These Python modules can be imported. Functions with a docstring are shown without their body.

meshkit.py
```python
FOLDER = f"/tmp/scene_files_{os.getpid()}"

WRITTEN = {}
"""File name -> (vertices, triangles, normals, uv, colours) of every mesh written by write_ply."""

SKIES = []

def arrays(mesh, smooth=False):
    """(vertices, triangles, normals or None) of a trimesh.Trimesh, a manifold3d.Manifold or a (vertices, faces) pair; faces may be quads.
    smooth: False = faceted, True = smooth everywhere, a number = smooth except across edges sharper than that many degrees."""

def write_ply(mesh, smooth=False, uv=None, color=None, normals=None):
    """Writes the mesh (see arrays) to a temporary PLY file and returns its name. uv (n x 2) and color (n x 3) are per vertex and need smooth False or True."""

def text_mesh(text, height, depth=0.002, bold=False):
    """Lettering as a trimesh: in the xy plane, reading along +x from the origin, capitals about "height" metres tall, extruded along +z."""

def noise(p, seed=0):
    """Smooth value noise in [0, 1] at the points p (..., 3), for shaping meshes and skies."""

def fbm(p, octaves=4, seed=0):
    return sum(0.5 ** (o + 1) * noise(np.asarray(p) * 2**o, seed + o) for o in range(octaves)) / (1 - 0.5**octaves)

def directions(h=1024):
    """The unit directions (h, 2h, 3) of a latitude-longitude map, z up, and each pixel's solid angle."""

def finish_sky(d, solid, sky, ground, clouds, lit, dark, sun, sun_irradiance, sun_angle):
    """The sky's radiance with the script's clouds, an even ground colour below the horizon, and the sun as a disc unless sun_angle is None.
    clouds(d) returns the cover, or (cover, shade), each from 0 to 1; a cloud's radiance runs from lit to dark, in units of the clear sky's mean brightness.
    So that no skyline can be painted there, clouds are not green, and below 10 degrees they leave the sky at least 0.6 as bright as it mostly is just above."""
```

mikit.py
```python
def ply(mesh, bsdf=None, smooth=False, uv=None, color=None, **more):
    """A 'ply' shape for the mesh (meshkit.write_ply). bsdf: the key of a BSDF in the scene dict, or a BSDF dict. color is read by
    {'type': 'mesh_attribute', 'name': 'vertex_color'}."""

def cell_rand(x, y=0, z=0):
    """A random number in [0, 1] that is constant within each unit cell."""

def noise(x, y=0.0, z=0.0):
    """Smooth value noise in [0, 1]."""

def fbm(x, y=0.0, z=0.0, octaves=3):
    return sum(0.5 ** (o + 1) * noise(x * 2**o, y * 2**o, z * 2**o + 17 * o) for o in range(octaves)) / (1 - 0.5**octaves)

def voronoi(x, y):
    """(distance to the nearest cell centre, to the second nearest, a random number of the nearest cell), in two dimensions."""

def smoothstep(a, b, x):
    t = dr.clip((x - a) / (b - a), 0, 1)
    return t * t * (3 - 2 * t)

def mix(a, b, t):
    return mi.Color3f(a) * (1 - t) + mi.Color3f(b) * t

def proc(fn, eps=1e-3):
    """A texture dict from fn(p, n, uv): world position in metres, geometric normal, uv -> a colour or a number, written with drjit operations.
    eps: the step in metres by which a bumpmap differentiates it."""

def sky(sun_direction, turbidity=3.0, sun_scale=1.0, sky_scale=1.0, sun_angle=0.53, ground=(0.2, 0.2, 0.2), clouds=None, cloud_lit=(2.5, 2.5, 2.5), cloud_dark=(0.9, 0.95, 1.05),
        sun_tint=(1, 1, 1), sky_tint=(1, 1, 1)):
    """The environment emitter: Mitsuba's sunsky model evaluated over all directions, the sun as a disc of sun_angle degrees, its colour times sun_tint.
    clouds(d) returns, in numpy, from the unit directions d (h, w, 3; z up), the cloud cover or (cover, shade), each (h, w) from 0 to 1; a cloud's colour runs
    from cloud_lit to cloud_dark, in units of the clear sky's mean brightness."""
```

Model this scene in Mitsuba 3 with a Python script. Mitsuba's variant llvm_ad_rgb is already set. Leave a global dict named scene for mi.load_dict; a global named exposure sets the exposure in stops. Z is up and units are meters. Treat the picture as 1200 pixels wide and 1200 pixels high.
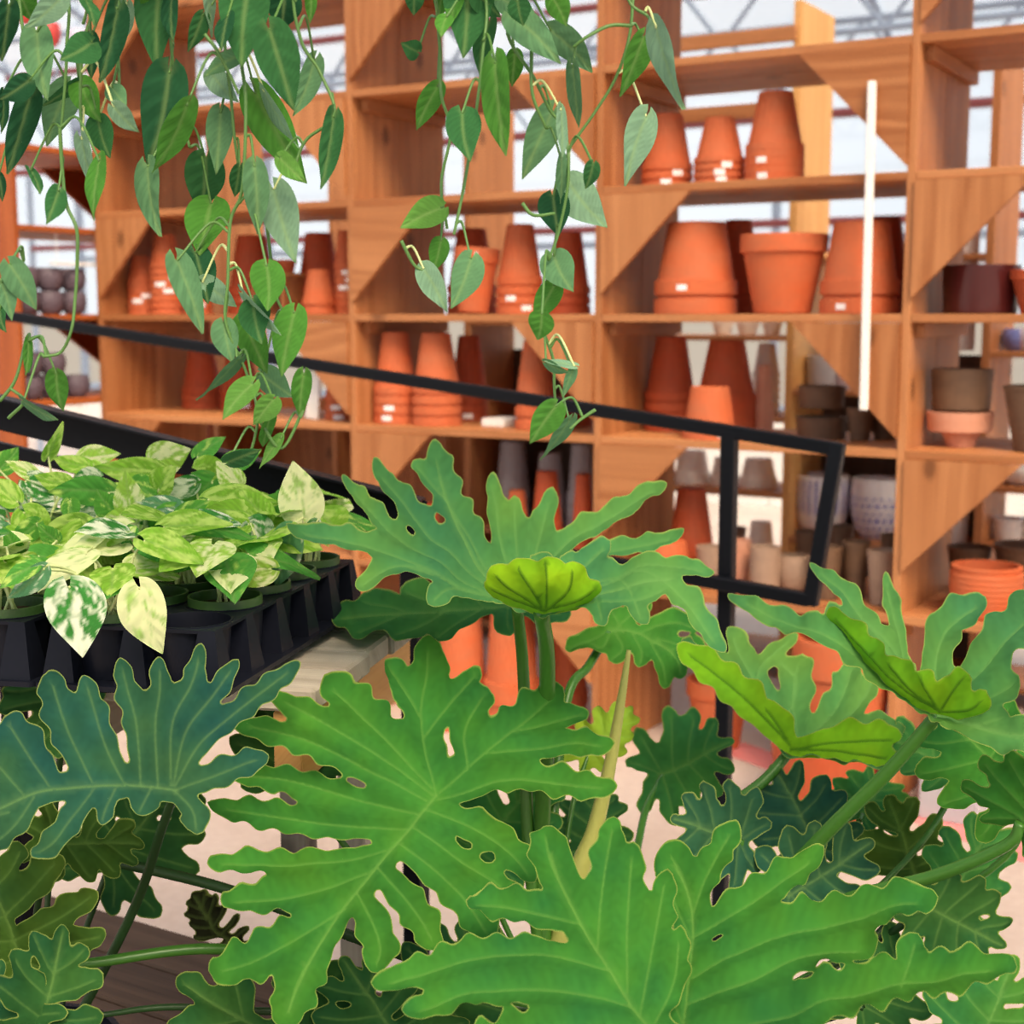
import math, random
import numpy as np, trimesh, drjit as dr, mitsuba as mi, mikit, meshkit
import shapely
from shapely.geometry import Polygon, LineString, Point
from shapely.ops import unary_union
from scipy.spatial import Delaunay, cKDTree
from scipy.interpolate import RBFInterpolator
T = mi.ScalarTransform4f
rng = random.Random(11)
scene, labels = {}, {}

# ------------------------------------------------------------------ camera, sky, exposure
F, CX, CY, CAM_Z = 1690.0, 600.0, 370.0, 1.42       # focal length in pixels of 1200, column of the axis, row of the horizon, eye height in m
PITCH = math.atan((600 - CY) / F)
CP, SP = math.cos(PITCH), math.sin(PITCH)
scene['camera'] = {'type': 'thinlens', 'fov': math.degrees(2 * math.atan(600 / F)), 'fov_axis': 'x',
                   'to_world': T().look_at(origin=[0, 0, CAM_Z], target=[0, CP, CAM_Z - SP], up=[0, 0, 1]),
                   'aperture_radius': 0.0042, 'focus_distance': 1.62, 'near_clip': 0.05, 'far_clip': 200.0}


def overcast(d):
    f = meshkit.fbm(d * [3, 3, 5] + 4, 4, 3)                      # a high overcast, brightest overhead
    return np.clip(0.86 + 0.5 * (f - 0.4), 0, 1), np.clip(1.0 - 1.05 * d[..., 2] + (f - 0.5) * .5, 0, 1)


scene['sky'] = mikit.sky([0.22, -0.80, 0.80], turbidity=4.0, sun_scale=1.0, sky_scale=1.0, sun_angle=30, ground=(0.35, 0.33, 0.3), clouds=overcast,
                         cloud_lit=(2.1, 2.15, 2.2), cloud_dark=(2.8, 2.95, 3.1), sun_tint=(1, 0.99, 0.97))
exposure = 1.68

# ------------------------------------------------------------------ helpers
def at(x, y, D):
    """The point seen at pixel (x, y) of the 1200 x 1200 frame, at the distance D (world y)."""
    x, y, D = np.asarray(x, float), np.asarray(y, float), np.asarray(D, float)
    fy, fz = CP - (y - 600) / F * SP, -SP - (y - 600) / F * CP
    return np.stack([(x - CX) / F / fy * D, D + 0 * fy, CAM_Z + fz / fy * D], -1)


def z_at(y, D):
    return float(at(600, y, D)[2])


def far(y, z):
    """How far away pixel row y meets the level z."""
    return (z - CAM_Z) * (CP - (y - 600) / F * SP) / (-SP - (y - 600) / F * CP)


def px_of(p):
    f = p[1] * CP + (CAM_Z - p[2]) * SP
    return CX + F * p[0] / f, 600 + F * ((CAM_Z - p[2]) * CP - p[1] * SP) / f


def numbered(name, seen=None):
    seen = USED if seen is None else seen
    k, n = name, 0
    while k in seen:
        n += 1
        k = f'{name}_{n:03d}'
    seen.add(k)
    return k


USED = set()


def thing(name, label, cat, group=None):
    k = numbered(name)
    labels[k] = {'label': label, 'category': cat}
    if group:
        labels[k]['group'] = group
    return k


def put(key, shape, **over):
    """One entry of the scene under key (numbered when taken)."""
    k = key if key in labels and key not in scene else numbered(key)
    scene[k] = {**shape, **over}
    return k


def part(parent, name, shape, label=None, **over):
    k = put(f'{parent}__{name}', shape, **over)
    if label:
        labels[k] = {'label': label}
    return k


def struct(name, shape):
    k = put(name, shape)
    labels[k] = {'kind': 'structure'}
    return k


def R2(ax, az):
    return np.array(ax), np.array(az)


def boxm(center, axes, size, bev=0.002):
    """Bevelled box: centre, three unit axes (rows), size along each."""
    hx, hy, hz = np.array(size) / 2
    b = min(bev, hx * .4, hy * .4, hz * .4)
    pts = []
    for sx in (-1, 1):
        for sy in (-1, 1):
            for sz in (-1, 1):
                pts += [(sx * (hx - b), sy * (hy - b), sz * hz), (sx * (hx - b), sy * hy, sz * (hz - b)), (sx * hx, sy * (hy - b), sz * (hz - b))]
    m = trimesh.convex.convex_hull(np.array(pts))
    m.vertices = np.array(m.vertices) @ np.array(axes) + np.array(center)
    return m


BOARD = [0]


def board(center, axes, size, bsdf, along=0, bev=0.002):
    """A plank: uv = (metres along the grain + 100 x board number, metres across)."""
    m = boxm(center, axes, size, bev)
    loc = (np.array(m.vertices) - np.array(center)) @ np.array(axes).T
    BOARD[0] += 1
    o = [i for i in range(3) if i != along]
    uv = np.stack([loc[:, along] + 50 + 100 * BOARD[0], loc[:, o[0]] + 0.83 * loc[:, o[1]] + 1.37 * (BOARD[0] % 17)], 1)
    return mikit.ply(m, bsdf, smooth=False, uv=uv)


def tube(points, radius, n=8, smooth_n=6, caps=True):
    """Swept round tube through points; radius a number or one per point."""
    P = np.array(points, float)
    r = np.broadcast_to(np.array(radius, float), (len(P),))
    if len(P) > 2 and smooth_n > 1:
        P, r = spline(P, smooth_n), np.interp(np.linspace(0, 1, (len(P) - 1) * smooth_n + 1), np.linspace(0, 1, len(P)), r)
    t = np.gradient(P, axis=0)
    t /= np.linalg.norm(t, axis=1, keepdims=True) + 1e-12
    a = np.cross(t[0], [0.13, 0.31, 0.94] if abs(t[0][2]) < .9 else [1, 0.2, 0])
    a /= np.linalg.norm(a)
    V = []
    ang = np.arange(n) * 2 * np.pi / n
    for i in range(len(P)):
        a = a - t[i] * (a @ t[i])
        a /= np.linalg.norm(a)
        b = np.cross(t[i], a)
        V.append(P[i] + r[i] * (np.cos(ang)[:, None] * a + np.sin(ang)[:, None] * b))
    V = np.vstack(V)
    Fc = []
    for i in range(len(P) - 1):
        for k in range(n):
            p, q = i * n + k, i * n + (k + 1) % n
            Fc += [(p, q, q + n), (p, q + n, p + n)]
    if caps:
        c0, c1 = len(V), len(V) + 1
        V = np.vstack([V, P[:1], P[-1:]])
        L = (len(P) - 1) * n
        for k in range(n):
            Fc += [(c0, (k + 1) % n, k), (c1, L + k, L + (k + 1) % n)]
    return trimesh.Trimesh(V, np.array(Fc), process=False)


def spline(P, n):
    """Catmull-Rom through P, n samples per span."""
    P = np.asarray(P, float)
    if len(P) == 2:
        return np.linspace(P[0], P[1], n + 1)
    E = np.vstack([2 * P[0] - P[1], P, 2 * P[-1] - P[-2]])
    out = []
    for i in range(1, len(E) - 2):
        for t in np.arange(n) / n:
            a, b, c, d = E[i - 1:i + 3]
            out.append(.5 * (2 * b + (c - a) * t + (2 * a - 5 * b + 4 * c - d) * t * t + (3 * b - a - 3 * c + d) * t ** 3))
    out.append(P[-1])
    return np.array(out)


def lathe(prof, n=40):
    m = trimesh.creation.revolve(np.array(prof, float), sections=n)
    return m


# ------------------------------------------------------------------ materials
def mat(key, d, two=True):
    scene[key] = {'type': 'twosided', 'bsdf': d} if two else d


def wood_fn(light, dark, rand=0.35, knots=True):
    light, dark, knot = list(light), list(dark), [.45 * c for c in dark]

    def fn(p, n, uv):
        b = dr.floor(uv.x / 100)
        r1, r2 = mikit.cell_rand(b, 3), mikit.cell_rand(b, 7)
        x, y = uv.x * 1.3, uv.y * 16 + r1 * 40
        w = mikit.fbm(x * 1.4, y * .35, b, 3) * 5
        g = mikit.noise(x * .9, y * 3.5 + w, b)
        fine = mikit.noise(x * 6, uv.y * 420, b)
        t = dr.clip(.15 + .55 * g + .25 * fine + rand * (r2 - .5), 0, 1)
        c = mikit.mix(light, dark, t)
        if knots:
            kd, _, kr = mikit.voronoi(uv.x * 2.1 + r1 * 9, uv.y * 4 + r2 * 7)
            k = (1 - mikit.smoothstep(0.03, 0.10, kd)) * dr.select(kr > .55, 1.0, 0.0)
            c = mikit.mix(c, knot, k * .75)
        return c
    return fn


mat('cedar', {'type': 'principled', 'base_color': mikit.proc(wood_fn((.55, .243, .098), (.285, .092, .026))), 'roughness': .55, 'specular': .35})
mat('redwood', {'type': 'principled', 'base_color': mikit.proc(wood_fn((.47, .125, .03), (.30, .068, .016))), 'roughness': .5, 'specular': .35})
mat('pale_wood', {'type': 'principled', 'base_color': mikit.proc(wood_fn((.78, .48, .19), (.62, .30, .09))), 'roughness': .55, 'specular': .35})
mat('grey_wood', {'type': 'principled', 'base_color': mikit.proc(wood_fn((.52, .47, .40), (.25, .21, .17))), 'roughness': .75, 'specular': .25})
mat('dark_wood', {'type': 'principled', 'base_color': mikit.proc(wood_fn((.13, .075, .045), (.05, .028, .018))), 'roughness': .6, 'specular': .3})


def clay_fn(a, b):
    def fn(p, n, uv):
        t = mikit.fbm(p.x * 14, p.y * 14, p.z * 22, 3) * .8 + .2 * mikit.noise(p.x * 160, p.y * 160, p.z * 260)
        return mikit.mix(a, b, dr.clip(t * 1.5 - .3, 0, 1))
    return fn


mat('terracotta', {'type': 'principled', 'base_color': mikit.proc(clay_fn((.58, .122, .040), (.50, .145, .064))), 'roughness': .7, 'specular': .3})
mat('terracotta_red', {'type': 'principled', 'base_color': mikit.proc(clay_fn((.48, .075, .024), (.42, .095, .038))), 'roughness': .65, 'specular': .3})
mat('stone_clay', {'type': 'principled', 'base_color': mikit.proc(clay_fn((.30, .20, .145), (.40, .265, .19))), 'roughness': .75, 'specular': .25})
mat('brown_clay', {'type': 'principled', 'base_color': mikit.proc(clay_fn((.12, .07, .045), (.19, .105, .06))), 'roughness': .6, 'specular': .3})
mat('pink_clay', {'type': 'principled', 'base_color': mikit.proc(clay_fn((.62, .27, .17), (.72, .38, .26))), 'roughness': .75, 'specular': .25})
plain = {'white_glaze': ((.84, .83, .82), .3), 'cream_glaze': ((.92, .90, .85), .45), 'blue_glaze': ((.16, .20, .50), .25), 'maroon_glaze': ((.07, .012, .012), .2),
         'plum_clay': ((.115, .085, .11), .6), 'black_plastic': ((.008, .0095, .017), .36), 'black_steel': ((.005, .006, .009), .38), 'green_plastic': ((.035, .085, .022), .4),
         'label_white': ((.86, .86, .88), .5), 'white_paint': ((.86, .85, .82), .4), 'alu': ((.27, .34, .46), .45), 'maroon_pipe': ((.20, .045, .05), .5), 'soil': ((.035, .022, .015), .9),
         'lavender': ((.55, .53, .66), .5), 'red_glaze': ((.55, .06, .05), .4), 'grey_glaze': ((.42, .42, .46), .4), 'blue_dark': ((.10, .12, .42), .3), 'sheath': ((.40, .42, .11), .4),
         'petiole': ((.05, .17, .022), .35), 'petiole_dark': ((.018, .06, .016), .4), 'vine': ((.09, .21, .05), .45), 'aerial_root': ((.07, .045, .03), .7), 'pale_stem': ((.55, .62, .28), .4),
         'stripe': ((.78, .26, .25), .6), 'dead_leaf': ((.022, .022, .014), .7), 'silver': ((.7, .72, .75), .3)}
for k, (c, r) in plain.items():
    mat(k, {'type': 'principled', 'base_color': {'type': 'rgb', 'value': list(c)}, 'roughness': r, 'specular': .14 if k.startswith('black') else .5})


def concrete(p, n, uv):
    a = mikit.fbm(p.x * 1.6, p.y * 1.6, p.z, 4)
    b = mikit.noise(p.x * 60, p.y * 60, 1)
    return mikit.mix((.50, .40, .35), (.66, .565, .515), dr.clip(a * 1.2 - .1 + .25 * (b - .5), 0, 1))


mat('concrete', {'type': 'principled', 'base_color': mikit.proc(concrete), 'roughness': .6, 'specular': .3})
mat('leaf', {'type': 'principledthin', 'base_color': {'type': 'mesh_attribute', 'name': 'vertex_color'}, 'roughness': .26, 'diff_trans': .5, 'eta': 1.9, 'sheen': .25}, two=False)
mat('leaf_matte', {'type': 'principledthin', 'base_color': {'type': 'mesh_attribute', 'name': 'vertex_color'}, 'roughness': .45, 'diff_trans': .7, 'eta': 1.4}, two=False)
mat('bowl_pattern', {'type': 'principled', 'base_color': {'type': 'mesh_attribute', 'name': 'vertex_color'}, 'roughness': .3, 'specular': .5})
mat('pane', {'type': 'thindielectric', 'int_ior': 1.5}, two=False)

# ------------------------------------------------------------------ frame of the shelving: u along its run (to the right), v into its depth
U, V, Z = np.array([.859, -.512, 0]), np.array([.512, .859, 0]), np.array([0, 0, 1.])
U /= np.linalg.norm(U)
V = np.array([-U[1], U[0], 0])
P0 = np.array([-.553, 5.0, 0])
AX = np.array([U, V, Z])


def sh(s, q, z):
    """A point s metres along the shelving from its second upright, q behind its front, z up."""
    return P0 + s * U + q * V + np.array([0, 0, z])


def s_at(px, q=0.0, z=CAM_Z):
    """Which s stands behind pixel column px on the plane q behind the front, at the level z."""
    k = (px - CX) / F
    o = P0 + q * V
    return (k * (CP * o[1] + (CAM_Z - z) * SP) - o[0]) / (U[0] - k * CP * U[1])


# ------------------------------------------------------------------ the setting
floor = struct('floor', mikit.ply(boxm([0, 6, -.05], np.eye(3), [40, 34, .1], .001), 'concrete'))
sq = 0.38


def floor_px(x, y):
    return at(x, y, far(y, 0))


a, b = floor_px(930, 905), floor_px(1230, 1012)
d = (b - a) / np.linalg.norm(b - a)
nn = np.array([-d[1], d[0], 0])
part('floor', 'painted_stripe', mikit.ply(boxm((a + b) / 2 + d * .3 + nn * .02 + [0, 0, .0012], [d, nn, Z], [2.6, .14, .002], .0005), 'stripe'))
WQ = 6.2
for j in range(16):                                                # low wall of the far side, panel by panel
    part('wall_back', 'panel', mikit.ply(boxm(sh(-7.4 + j * 1.2, WQ, .35), AX, [1.19, .08, .7], .004), 'white_paint'))
labels['wall_back'] = {'kind': 'structure'}
wn = struct('window_1', mikit.ply(boxm(sh(1.6, WQ, .73), AX, [19.2, .12, .06], .004), 'alu'))
for j in range(17):
    part(wn, 'mullion', mikit.ply(boxm(sh(-8 + j * 1.2, WQ, 2.0), AX, [.05, .07, 2.5], .004), 'alu'))
for j in range(16):
    for k in range(2):
        part(wn, 'pane', mikit.ply((np.array([sh(-7.97 + j * 1.2 + a_, WQ, .78 + k * 1.22 + b_) for a_, b_ in ((0, 0), (1.14, 0), (1.14, 1.16), (0, 1.16))]), [[0, 1, 2, 3]]), 'pane'))
for z in (1.97, 3.2):
    part(wn, 'rail', mikit.ply(boxm(sh(1.6, WQ, z), AX, [19.2, .07, .05], .004), 'alu'))
# the roof slope over the far aisle: rafters, purlins, glass and lattice trusses
rk = struct('ceiling', mikit.ply(boxm(sh(1.6, WQ, 3.26), AX, [19.2, .16, .1], .004), 'alu'))
RZ = lambda q: 3.3 + (WQ - q) * .42
for j in range(13):
    s = -8 + j * 1.6
    part(rk, 'rafter', mikit.ply(tube([sh(s, WQ, RZ(WQ)), sh(s, 2.2, RZ(2.2))], .028, 6), 'alu'))
for j in range(12):
    s = -8 + j * 1.6
    for k in range(3):
        q0, q1 = WQ - k * 1.33, WQ - (k + 1) * 1.33 + .03
        part(rk, 'pane', mikit.ply((np.array([sh(s + .04, q0, RZ(q0) + .03), sh(s + 1.56, q0, RZ(q0) + .03), sh(s + 1.56, q1, RZ(q1) + .03), sh(s + .04, q1, RZ(q1) + .03)]), [[0, 1, 2, 3]]), 'pane'))
for q in (5.4, 4.0, 2.6):
    part(rk, 'purlin', mikit.ply(tube([sh(-8, q, RZ(q) - .05), sh(11, q, RZ(q) - .05)], .03, 8), 'maroon_pipe'))
for q, z0 in ((5.6, 2.75), (4.4, 3.05), (3.0, 3.5)):
    z1 = z0 + .6
    part(rk, 'truss_chord', mikit.ply(tube([sh(-8, q, z0), sh(11, q, z0)], .022, 6), 'alu'))
    part(rk, 'truss_chord', mikit.ply(tube([sh(-8, q, z1), sh(11, q, z1)], .022, 6), 'alu'))
    for j in range(36):
        s = -8 + j * .5
        zz = (z0, z1) if j % 2 else (z1, z0)
        part(rk, 'truss_web', mikit.ply(tube([sh(s, q, zz[0]), sh(s + .5, q, zz[1])], .016, 5), 'alu'))
for zp, q in ((2.62, 4.6), (2.05, 5.6)):
    part(rk, 'cross_pipe', mikit.ply(tube([sh(-8, q, zp), sh(11, q, zp)], .03, 8), 'maroon_pipe'))
for q in (4.6, 5.6):
    for s in (-8, -3, 7, 11):
        part(rk, 'pipe_post', mikit.ply(tube([sh(s, q, 0), sh(s, q, 3.5)], .03, 8), 'alu'))

# ------------------------------------------------------------------ the cedar cubby shelving
SH = thing('cubby_shelving', 'long open-backed cedar cubby shelving filled with terracotta pots', 'shelving')
UP = [-1.211, 0.0, .953, 1.911, 2.87]
LV = [2.545, 2.172, 1.811, 1.425, 1.047, .575]                      # tops of the shelves
TH, DEP = .024, .57
for i, s in enumerate(UP):
    up = f'{SH}__upright' + (f'_{i:03d}' if i else '')
    for k in range(2):
        put(f'{up}__plank', board(sh(s, .1425 + k * .285, 1.36), AX, [TH, .282, 2.72], 'cedar', along=2))
for i in range(4):
    s0, s1 = UP[i] + TH / 2 + .001, UP[i + 1] - TH / 2 - .001
    w, c = s1 - s0, (s0 + s1) / 2
    for li, z in enumerate(LV):
        key = numbered(f'{SH}__shelf')
        for k in range(2):
            put(f'{key}__plank', board(sh(c, .1425 + k * .285, z - TH / 2), AX, [w, .281, TH], 'cedar'))
        for s in (s0 + .014, s1 - .014):
            if li in (1, 3, 5) or i == 3:
                part(SH, 'cleat', board(sh(s, .30, z - TH - .021), AX, [.026, .50, .04], 'cedar', along=1))
        g = .30 + .02 * ((i + li) % 2)
        left = li % 2 == 0
        if (i == 2 and li == 0) or (i == 3 and not left) or (li == 5 and i in (2,)):
            continue
        a = sh(s0 if left else s1, -.011, z - TH - .001)
        e = U if left else -U
        tri = np.array([a, a + e * g * .98, a - Z * g])
        pts = np.vstack([tri, tri + V * .019])
        m = trimesh.convex.convex_hull(pts)
        BOARD[0] += 1
        uv = np.stack([(np.array(m.vertices) @ (Z if (i + li) % 3 else U)) + 50 + 100 * BOARD[0], np.array(m.vertices) @ (U if (i + li) % 3 else Z)], 1)
        part(SH, 'gusset', mikit.ply(m, 'cedar', smooth=False, uv=uv))

# the unit at the left, its open side turned to the right
LU = thing('side_shelving', 'red-stained wooden shelf unit holding round grey pots left of the cedar cubbies', 'shelving')
C0 = at(35, 370, 5.3)
C0[2] = 0
C0 -= U * .05


def ls(r, q, z):
    """r metres along its run (away from the eye), q into its depth (to the left)."""
    return C0 + r * V - q * U + np.array([0, 0, z])


for r in (0, 1.0):
    part(LU, 'end_panel', board(ls(r, .25, 1.02), AX, [.5, .022, 2.04], 'redwood', along=2))
for z in (2.04, 1.75, 1.425, 1.105, .6):
    part(LU, 'shelf', board(ls(.5, .25, z - .011), AX, [.5, .975, .022], 'redwood', along=1))

for z in (2.018, 1.403):                              # corner braces at the back
    tri = np.array([ls(.98, .49, z), ls(.98, .49, z - .28), ls(.54, .49, z)])
    part(LU, 'gusset', mikit.ply(trimesh.convex.convex_hull(np.vstack([tri, tri + U * .016])), 'redwood', uv=None))

# the back unit: shelving of the next aisle
BQ = 1.3
BK = thing('aisle_shelving', 'orange wooden shelf unit with glazed pots standing behind the cedar cubbies', 'shelving')
BU = [-1.09, -.36, .37, 1.104, 1.836, 2.57, -1.82, -2.55]
for i, s in enumerate(BU):
    hu = 2.58 if i in (2, 3) else 2.32
    part(BK, 'upright', board(sh(s, BQ + .19, hu / 2), AX, [.03, .38, hu], 'pale_wood' if i in (3,) else 'cedar', along=2))
BL = {-2: (.95, .5), -1: (.95, .5), 0: (1.42, 1.0, .55), 1: (1.40, .96, .5), 2: (1.343, 1.03, .735, .36), 3: (1.64, 1.14, .567), 4: (1.293, .81, .60), }
BU = sorted(BU)
for i, zs in BL.items():
    s0, s1 = BU[i + 2] + .016, BU[i + 3] - .016
    for z in zs + (.08,):
        part(BK, 'shelf', board(sh((s0 + s1) / 2, BQ + .19, z - .01), AX, [s1 - s0, .38, .02], 'cedar'))
for s0, s1 in ((BU[4], BU[5]),):
    for z in (2.19, 2.46):
        part(BK, 'rail', board(sh((s0 + s1) / 2, BQ - .012, z), AX, [s1 - s0, .02, .055], 'cedar'))
for i in (-2, -1, 0, 1, 3):                                        # closed backs of some bays
    s0, s1 = BU[i + 2] + .016, BU[i + 3] - .016
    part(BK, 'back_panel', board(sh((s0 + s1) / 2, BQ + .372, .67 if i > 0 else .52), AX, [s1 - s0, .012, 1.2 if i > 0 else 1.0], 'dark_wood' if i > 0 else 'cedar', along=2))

# ------------------------------------------------------------------ pots
def pot_profile(base=.66, rim=.23, lip=.93, wall=.055, n=1.0):
    """Radius 1, height 1."""
    rb = base
    r1 = lip - .01
    return [(0, 0), (rb - .03, 0), (rb, .02), (r1, 1 - rim), (1, 1 - rim + .008), (1.0, .985), (.985, 1), (1 - wall * 1.6, 1), (1 - wall * 2, .97), (r1 - wall * 2.2, 1 - rim), (rb - wall, .06), (0, .06)]


POTM = {'standard': lathe(pot_profile()), 'tall': lathe(pot_profile(.58, .135, .925)), 'wide': lathe(pot_profile(.70, .21, .93)),
        'cylinder': lathe([(0, 0), (.9, 0), (.94, .03), (1, .97), (.99, 1), (.9, 1), (.88, .95), (.84, .06), (0, .05)]),
        'bowl': lathe([(0, 0), (.55, 0), (.62, .02), (.86, .22), (.98, .5), (1, .7), (.96, .93), (.95, 1), (.88, 1), (.9, .7), (.86, .4), (.5, .08), (0, .06)]),
        'round': lathe([(0, 0), (.5, 0), (.58, .02), (.85, .2), (.99, .5), (.97, .72), (.86, .92), (.78, 1), (.7, 1), (.8, .88), (.9, .6), (.8, .25), (.45, .06), (0, .05)]),
        'taper': lathe([(0, 0), (.62, 0), (.66, .02), (.97, .93), (1, .95), (1, 1), (.93, 1), (.9, .9), (.58, .06), (0, .05)]),
        'saucer': lathe([(0, 0), (.78, 0), (.82, .06), (.99, .92), (1, 1), (.93, 1), (.76, .2), (0, .15)]),
        'urn': lathe([(0, 0), (.72, 0), (.76, .02)] + [(.76 + .24 * math.sin(min(1, t * 1.15) * math.pi * .55) + .022 * (k % 2), .03 + .84 * t) for k, t in enumerate(np.linspace(0, 1, 17))] + [(.93, .9), (.97, .93), (.98, .985), (.95, 1), (.86, 1), (.84, .9), (.8, .3), (.6, .06), (0, .06)])}
POTPLY = {}


def pot_shape(kind, bsdf):
    if (kind, bsdf) not in POTPLY:
        POTPLY[kind, bsdf] = mikit.ply(POTM[kind], bsdf, smooth=35)
    return POTPLY[kind, bsdf]


def pot(pos, r, h, label, kind='standard', bsdf='terracotta', up=True, name='terracotta_pot', cat='flower pot', group=None, sticker=None, rot=0.0, tilt=0.0):
    k = thing(name, label, cat, group)
    t = T().translate(list(map(float, pos)))
    if not up:
        t = t @ T().translate([0, 0, h]) @ T().rotate([1, 0, 0], 180)
    t = t @ T().rotate([0, 1, 0], tilt) @ T().rotate([0, 0, 1], rot) @ T().scale([r, r, h])
    body = put(k if sticker is None else f'{k}__body', pot_shape(kind, bsdf), to_world=t)
    if sticker is not None:                                        # a small paper tag bent round the rim
        ang, zc, w, hh = sticker
        c = math.atan2(-pos[1], -pos[0]) + ang
        aa = np.linspace(-w / 2 / r, w / 2 / r, 6)
        rr = r * 1.004 + .0012
        verts = [[pos[0] + rr * math.cos(c + x), pos[1] + rr * math.sin(c + x), pos[2] + zc + zz] for x in aa for zz in (-hh / 2, hh / 2)]
        verts += [[pos[0] + (rr - .003) * math.cos(c + x), pos[1] + (rr - .003) * math.sin(c + x), pos[2] + zc + zz] for x in aa for zz in (-hh / 2, hh / 2)]
        fc = []
        for i in range(5):
            p = i * 2
            fc += [(p, p + 2, p + 3), (p, p + 3, p + 1), (p + 12, p + 15, p + 14), (p + 12, p + 13, p + 15), (p, p + 12, p + 14), (p, p + 14, p + 2), (p + 1, p + 15, p + 13), (p + 1, p + 3, p + 15)]
        fc += [(0, 1, 13), (0, 13, 12), (10, 23, 11), (10, 22, 23)]
        part(k, 'price_tag', mikit.ply((np.array(verts), np.array(fc)), 'label_white'), 'small white paper price tag')
    return k


def fit(c, r, q):
    """The place moved clear of the uprights on its two sides."""
    s = (c - P0) @ U
    ups = UP if q < .8 else BU
    t = .014 if q < .8 else .018
    for a_, b_ in zip(ups[:-1], ups[1:]):
        if a_ <= s < b_:
            n = min(max(s, a_ + t + r), b_ - t - r)
            return c + U * (n - s)
    return c


ORD = ['bottom', 'second', 'third', 'fourth', 'fifth', 'sixth', 'seventh', 'eighth']


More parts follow.
